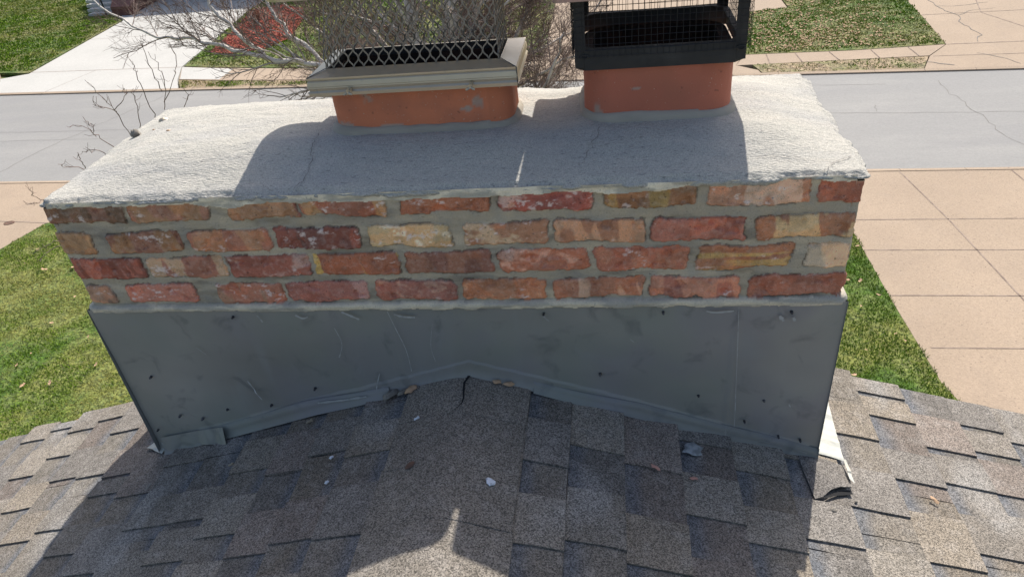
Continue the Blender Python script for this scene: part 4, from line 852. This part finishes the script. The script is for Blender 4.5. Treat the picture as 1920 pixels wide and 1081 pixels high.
f2 = flue(RF['x0'], RF['x1'], RF['y0'], RF['y1'], .075, .28, .486, 800, [(.385, .37, .012, .03), (.55, .352, .022, .014), (.60, .352, .025, .006), (.47, .425, .012, .004), (.51, .35, .02, .012)], (.50, .155, .095)); f2['label'] = 'taller red clay flue under the black cage cap'

# ================================================================== CAPS
capL = empty('chimney_cap', (-.03, .28, .46), 'bare galvanised steel cap with diamond mesh on the left clay flue', 'chimney cap')
b = MB(); x0, x1, y0, y1 = -.262, .212, .172, .393
def R_(o, z, r=.001): return rrect(x0 - o, x1 + o, y0 - o, y1 + o, r, z, 1)
b.loops([R_(-.002, .456), R_(.002, .456), R_(.003, .464), R_(0, .468), R_(.002, .474), R_(.0015, .4765), R_(.003, .478), R_(.001, .488), R_(-.001, .4905), R_(.001, .493), R_(.001, .497), R_(-.036, .5055, .001), R_(-.0375, .506)])
keep(b.build('skirt', MT['steel']), capL)
b = MB(); b.loops([R_(-.0375, .506), R_(-.039, .504), R_(-.039, .468)]); keep(b.build('inner_flange', MT['blackwire']), capL)
def bolt(x, y, z, par):
    b = MB(); b.tube([(x, y + .004, z), (x, y - .022, z - .001)], .0028, 8); b.tube([(x, y - .003, z), (x, y - .006, z)], .006, 6); b.tube([(x, y - .016, z), (x, y - .019, z)], .0052, 6)
    # wing ears
    for s in (-1, 1): b.tube([(x, y - .019, z - .001), (x + s * .006, y - .022, z - .004), (x + s * .010, y - .022, z - .006)], [.002, .003, .002], 6)
    keep(b.build('bolt', MT['steel'], smooth=False), par)
bolt(-.165, .170, .470, capL); bolt(.112, .170, .466, capL)
# seams at the mitred corners
b = MB()
for (xa, ya, xb_, yb) in ((x0 - .001, y0 - .001, x0 + .036, y0 + .036), (x1 + .001, y0 - .001, x1 - .036, y0 + .036)): b.tube([(xa, ya, .4975), (xb_, yb, .5073)], .0009, 4)
b.tube([(x1 + .0015, y0 - .0015, .497), (x1 + .002, y0 - .002, .456)], .0012, 4)
keep(b.build('seam', MT['nail']), capL)
# expanded metal mesh: wavy strands touching at the nodes, leaning slightly in
def emesh(b, A, Bp, lean, z0=.506, z1=.660, inc=0.):
    A = np.array(A, float); Bp = np.array(Bp, float); L = np.linalg.norm(Bp - A); t = (Bp - A) / L; nrm = np.array([t[1], -t[0]]); p = .0119; n = int(L / p); h = .0205
    zz = np.arange(z0, z1 + .001, h / 8)
    for i in range(n + 1):
        sgn = 1 if i % 2 else -1; raw = np.cos(PI * (zz - z0) / h); off = sgn * np.sign(raw) * np.abs(raw) ** .75 * (p * .47); s = np.clip(i * p + off, 0, L)
        f = (zz - z0) / (z1 - z0); base = A[None] + t[None] * s[:, None] + np.array(lean)[None] * f[:, None] * (1 - s / L)[:, None]
        tw = .0007 * sgn * np.sin(PI * (zz - z0) / h)
        c = np.c_[base + nrm[None] * tw[:, None], zz]; wdt, th = .00135, .0009; m = len(zz); Vv = []
        ta = np.gradient(s); tb = np.gradient(zz); ln = np.hypot(ta, tb); a1 = tb / ln; a2 = -ta / ln
        side_ = np.c_[t[0] * a1, t[1] * a1, a2]; nn3 = np.array([nrm[0], nrm[1], 0])
        for (p_, q_) in ((-1, -1), (1, -1), (1, 1), (-1, 1)): Vv.append(c + side_ * wdt * p_ + nn3 * th * q_)
        Vv = np.stack(Vv, 1).reshape(-1, 3)
        b.add(Vv, [(k * 4 + j, k * 4 + (j + 1) % 4, (k + 1) * 4 + (j + 1) % 4, (k + 1) * 4 + j) for k in range(m - 1) for j in range(4)])
mx0, mx1, my0, my1 = -.225, .172, .208, .356
for A, Bp, ln in (((mx0, my0), (mx1, my0), (.03, 0)), ((mx1, my0), (mx1, my1), (0, 0)), ((mx1, my1), (mx0, my1), (0, 0)), ((mx0, my1), (mx0, my0), (.02, 0))):
    b = MB(); emesh(b, A, Bp, ln); keep(b.build('mesh_panel', MT['wire'], smooth=False), capL)
def lid(x0, x1, y0, y1, r, z, mat, par, rise=.03, skew=0):
    b = MB()
    def Rr(o, zz, rr=r):
        P = rrect(x0 - o, x1 + o, y0 - o, y1 + o, max(rr + o, .002), zz, 8); P[:, 0] += skew * (P[:, 1] - y0) / (y1 - y0) * (P[:, 0] > (x0 + x1) / 2); return P
    b.loops([Rr(-.006, z + .008), Rr(-.006, z), Rr(0, z), Rr(.001, z + .016), Rr(-.008, z + .019), Rr(-.06, z + .019 + rise)], capa=True, capb=True)
    return keep(b.build('lid', MT[mat], smooth=False), par)
lid(-.335, .288, .185, .52, .055, .660, 'steel', capL, skew=.028)
capR = empty('chimney_cap', (.515, .34, .475), 'black painted cage cap with square wire mesh on the right clay flue', 'chimney cap')
b = MB(); x0, x1, y0, y1 = .338, .694, .188, .498
def O_(o, z, c=.022):
    return np.array([(x0 - o + c, y0 - o, z), (x1 + o - c, y0 - o, z), (x1 + o, y0 - o + c, z), (x1 + o, y1 + o - c, z), (x1 + o - c, y1 + o, z), (x0 - o + c, y1 + o, z), (x0 - o, y1 + o - c, z), (x0 - o, y0 - o + c, z)])
b.loops([O_(-.004, .476), O_(0, .474), O_(.001, .490), O_(0, .516), O_(-.002, .518), O_(-.014, .518), O_(-.015, .5155), O_(-.004, .5155), O_(-.004, .476)])
keep(b.build('band', MT['black']), capR)
for (cx, cy, sx_, sy_) in ((x0, y0, 1, 1), (x1, y0, -1, 1), (x1, y1, -1, -1), (x0, y1, 1, -1)):
    b = MB(); ox = .0025 * -sx_; oy = .0025 * -sy_
    P = [(cx + sx_ * .001, cy + sy_ * .001), (cx + sx_ * .024, cy + sy_ * .001), (cx + sx_ * .024, cy + sy_ * .003), (cx + sx_ * .003, cy + sy_ * .003), (cx + sx_ * .003, cy + sy_ * .024), (cx + sx_ * .001, cy + sy_ * .024)]
    if sx_ * sy_ < 0: P = P[::-1]
    b.loops([np.array([(x, y, z) for x, y in P]) for z in (.480, .626)], capa=True, capb=True); keep(b.build('corner_post', MT['black']), capR)
def hmesh(A, Bp, z0, z1):
    b = MB(); A = np.array(A, float); Bp = np.array(Bp, float); L = np.linalg.norm(Bp - A); t = (Bp - A) / L; nrm = np.array([t[1], -t[0]]); p = .0129; n = int(L / p); st = (L - n * p) / 2
    for i in range(n + 1):
        s = st + i * p; zz = np.linspace(z0 + random.uniform(-.001, .001), z1, 12); q = A + t * s; w_ = .0006 * np.sin(zz * 240 + i * PI)
        b.tube(np.c_[q[0] + nrm[0] * w_ + t[0] * .0006 * np.sin(zz * 40 + i), q[1] + nrm[1] * w_ + t[1] * .0006 * np.sin(zz * 40 + i), zz], .00055, 4)
    k = 0; z = z0 + .004
    while z < z1:
        s = np.linspace(0, L, 30); b.tube(np.c_[A[0] + t[0] * s + nrm[0] * .0008, A[1] + t[1] * s + nrm[1] * .0008, z + .0007 * np.sin(s * 22 + k)], .00055, 4); z += p; k += 1
    return b
o_ = .0035
for A, Bp in (((x0 - .001, y0 - o_), (x1 + .004, y0 - o_)), ((x1 + o_ + .003, y0), (x1 + o_ + .003, y1)), ((x1, y1 + o_), (x0, y1 + o_)), ((x0 - o_, y1), (x0 - o_, y0))):
    keep(hmesh(A, Bp, .500, .626).build('wire_mesh', MT['blackwire'], smooth=False), capR)
for x in (x0 + .022, x1 - .012):
    b = MB(); L = [np.array([(x + q * .010 * math.cos(a), y0 - .001 - e, .505 + q * .0045 * math.sin(a)) for a in np.arange(12) * PI / 6]) for q, e in ((1, 0), (1, .003), (.7, .0035), (.6, .001))]
    b.loops(L, capb=True); keep(b.build('clamp_slot', MT['black']), capR)
lid(.299, .762, .165, .60, .012, .622, 'copper', capR)

# ================================================================== SMALL THINGS
def blob(name, x, y, z, s, mat, label, cat, flat=.3, seed=1, rot=0, elong=1., up=None):
    rs = np.random.RandomState(seed); V = []; n = 12; rings = [(1., 0.), (.95, .35), (.6, .85), (.0, 1.)]; jit = rs.uniform(.65, 1.2, n)
    for q, h in rings:
        for i in range(n):
            a = 2 * PI * i / n; V.append((s * q * jit[i] * math.cos(a) * elong, s * q * jit[i] * math.sin(a), s * flat * h * (.8 + .4 * rs.rand())))
    F = [(i * n + j, i * n + (j + 1) % n, (i + 1) * n + (j + 1) % n, (i + 1) * n + j) for i in range(3) for j in range(n)]
    o = mesh(name, V, F, MT[mat], smooth=True); o.location = (x, y, z); ty = 0
    if up is None: ty = math.atan(S) * (1 if x > XA else -1)
    o.rotation_euler = Matrix.Rotation(ty, 3, 'Y').to_4x4().to_euler() if not rot else (Matrix.Rotation(ty, 3, 'Y') @ Matrix.Rotation(rot, 3, 'Z')).to_euler()
    return tag(o, label, cat)
RH = lambda x, h=.012: float(roofz(x)) + h
blob('paint_splat', .145, -.34, RH(.145, .017), .012, 'paint', 'chalky white splat on the ridge cap shingles in the chimney shadow', 'splat', .15, 3)
blob('sealant_smear', .60, -.095, RH(.6), .022, 'caulk', 'rough grey sealant smear on the shingles under the right half of the flashing', 'sealant', .12, 4, .5, 1.3)
blob('moss_spot', -.045, -.30, RH(-.045, .015), .010, 'rust', 'small brown moss spot at the left edge of the ridge cap', 'moss', .2, 8, .5, 1.3)
def small_leaf(x, y, sx_, rot, label, mat='pinkleaf'):
    V, F = leaf_mesh(int(abs(x * 100)), .014); V = [(a * sx_, b_ * .8, c * .5) for a, b_, c in V]
    o = mesh('leaf', V, F, MT[mat], smooth=False); o.location = (x, y, RH(x, .016)); o.rotation_euler = (0, math.atan(S) * (1 if x > XA else -1), rot); tag(o, label, 'leaf')
small_leaf(.504, -.185, 1.1, -.5, 'pinkish curled leaf under the sealant smear, the longer of two on the shaded shingles')
small_leaf(.593, -.191, .8, .3, 'small two lobed pinkish leaf on the shaded right shingles')
small_leaf(1.203, -.07, 1.1, -.9, 'pale yellow leaf on the sunlit shingles right of the chimney', 'leaf')
small_leaf(-.868, -.162, .9, 1.2, 'narrow grey leaf on the shaded shingles below the left flashing corner', 'stone')
for x, y, s, lb in ((.923, -.180, .008, 'pale pebble below the torn shingle right of the chimney'), (.99, -.135, .005, 'tiny pale pebble beside the torn shingle corner'), (.26, -.062, .004, 'tiny pink pebble right of the ridge cap by the flashing'),
                    (-.275, -.211, .006, 'light grey mortar crumb on the left slope, nearer the flashing'), (-.258, -.292, .006, 'light grey mortar crumb on the left slope, lower one'), (-.10, -.255, .007, 'whitish crumb beside the brown moss spot')):
    blob('mortar_crumb', x, y, RH(x), s, 'paint' if 'white' in lb or 'light' in lb else 'stone', lb, 'debris', .6, int(s * 5000), .4)
def chip(x, y, l, wdt, rot, mat, lb, nm='metal_scrap'):
    b = MB(); b.box((0, 0, .002), (l, wdt, .003)); b.box((l * .3, 0, .0045), (l * .35, wdt * .8, .0025)); o = b.build(nm, MT[mat]); o.location = (x, y, RH(x)); o.rotation_euler = (0, math.atan(S) * (1 if x > XA else -1), rot); tag(o, lb, 'debris')
chip(-.397, -.052, .020, .006, .2, 'steel', 'short metal scrap on the left slope close under the flashing')
chip(-.60, -.150, .016, .004, .2, 'steel', 'short metal scrap farther down the left slope')
chip(-.062, -.146, .014, .005, .3, 'paint', 'small pale flake on the left edge of the ridge cap')
# broken mortar pieces wedged under the flashing by the ridge
for k, (x, z, s, m_) in enumerate(((-.165, -.282, .016, 'stone'), (-.13, -.272, .011, 'stone'), (-.105, -.262, .014, 'leaf'), (.12, -.235, .008, 'leaf'), (.15, -.243, .009, 'leaf'))):
    lb = ['grey mortar chunk wedged under the flashing, leftmost of the row left of the ridge', 'grey mortar chunk wedged under the flashing, middle of the three left of the ridge', 'tan mortar chunk wedged under the flashing just left of the ridge',
          'tan crumb at the flashing foot, first one right of the ridge', 'tan crumb at the flashing foot, second one right of the ridge'][k]
    blob('mortar_chunk', x, -.032, z + .012, s, m_, lb, 'debris', .5, k + 20, .3, 1.5)
# on the crown
blob('stone', -.868, .36, .312, .013, 'stone', 'dark grey pebble on the left rim of the mortar crown', 'stone', 1.3, 5, .4, 1., up=1)
blob('stone', -.842, .462, .312, .011, 'steel', 'small bluish lump on the back left rim of the mortar crown', 'stone', .8, 6, .2, 1.4, up=1)
for x, y, s, lb in ((-.81, .36, .004, 'tiny brown grit grain on the left of the crown'), (-.735, .31, .005, 'tan grit flake on the left of the crown')):
    blob('grit', x, y, float(crownz(np.array(x), np.array(y))), s, 'leaf', lb, 'grit', .6, 9, 0, 1.4, up=1)
# water shut-off cover in the near pavement
b = MB(); b.loops([np.array([(q * .16 * math.cos(a), q * .11 * math.sin(a), h) for a in np.arange(16) * PI / 8]) for q, h in ((1, 0), (1, .012), (.85, .014), (.8, .009))], (.2, .1, .1), capb=True)
o = b.build('valve_cover', MT['rust']); o.location = (-16.55, 14.72, GZ - .004); tag(o, 'round rusty valve cover set in the tan pavement by the left lawn', 'valve cover')
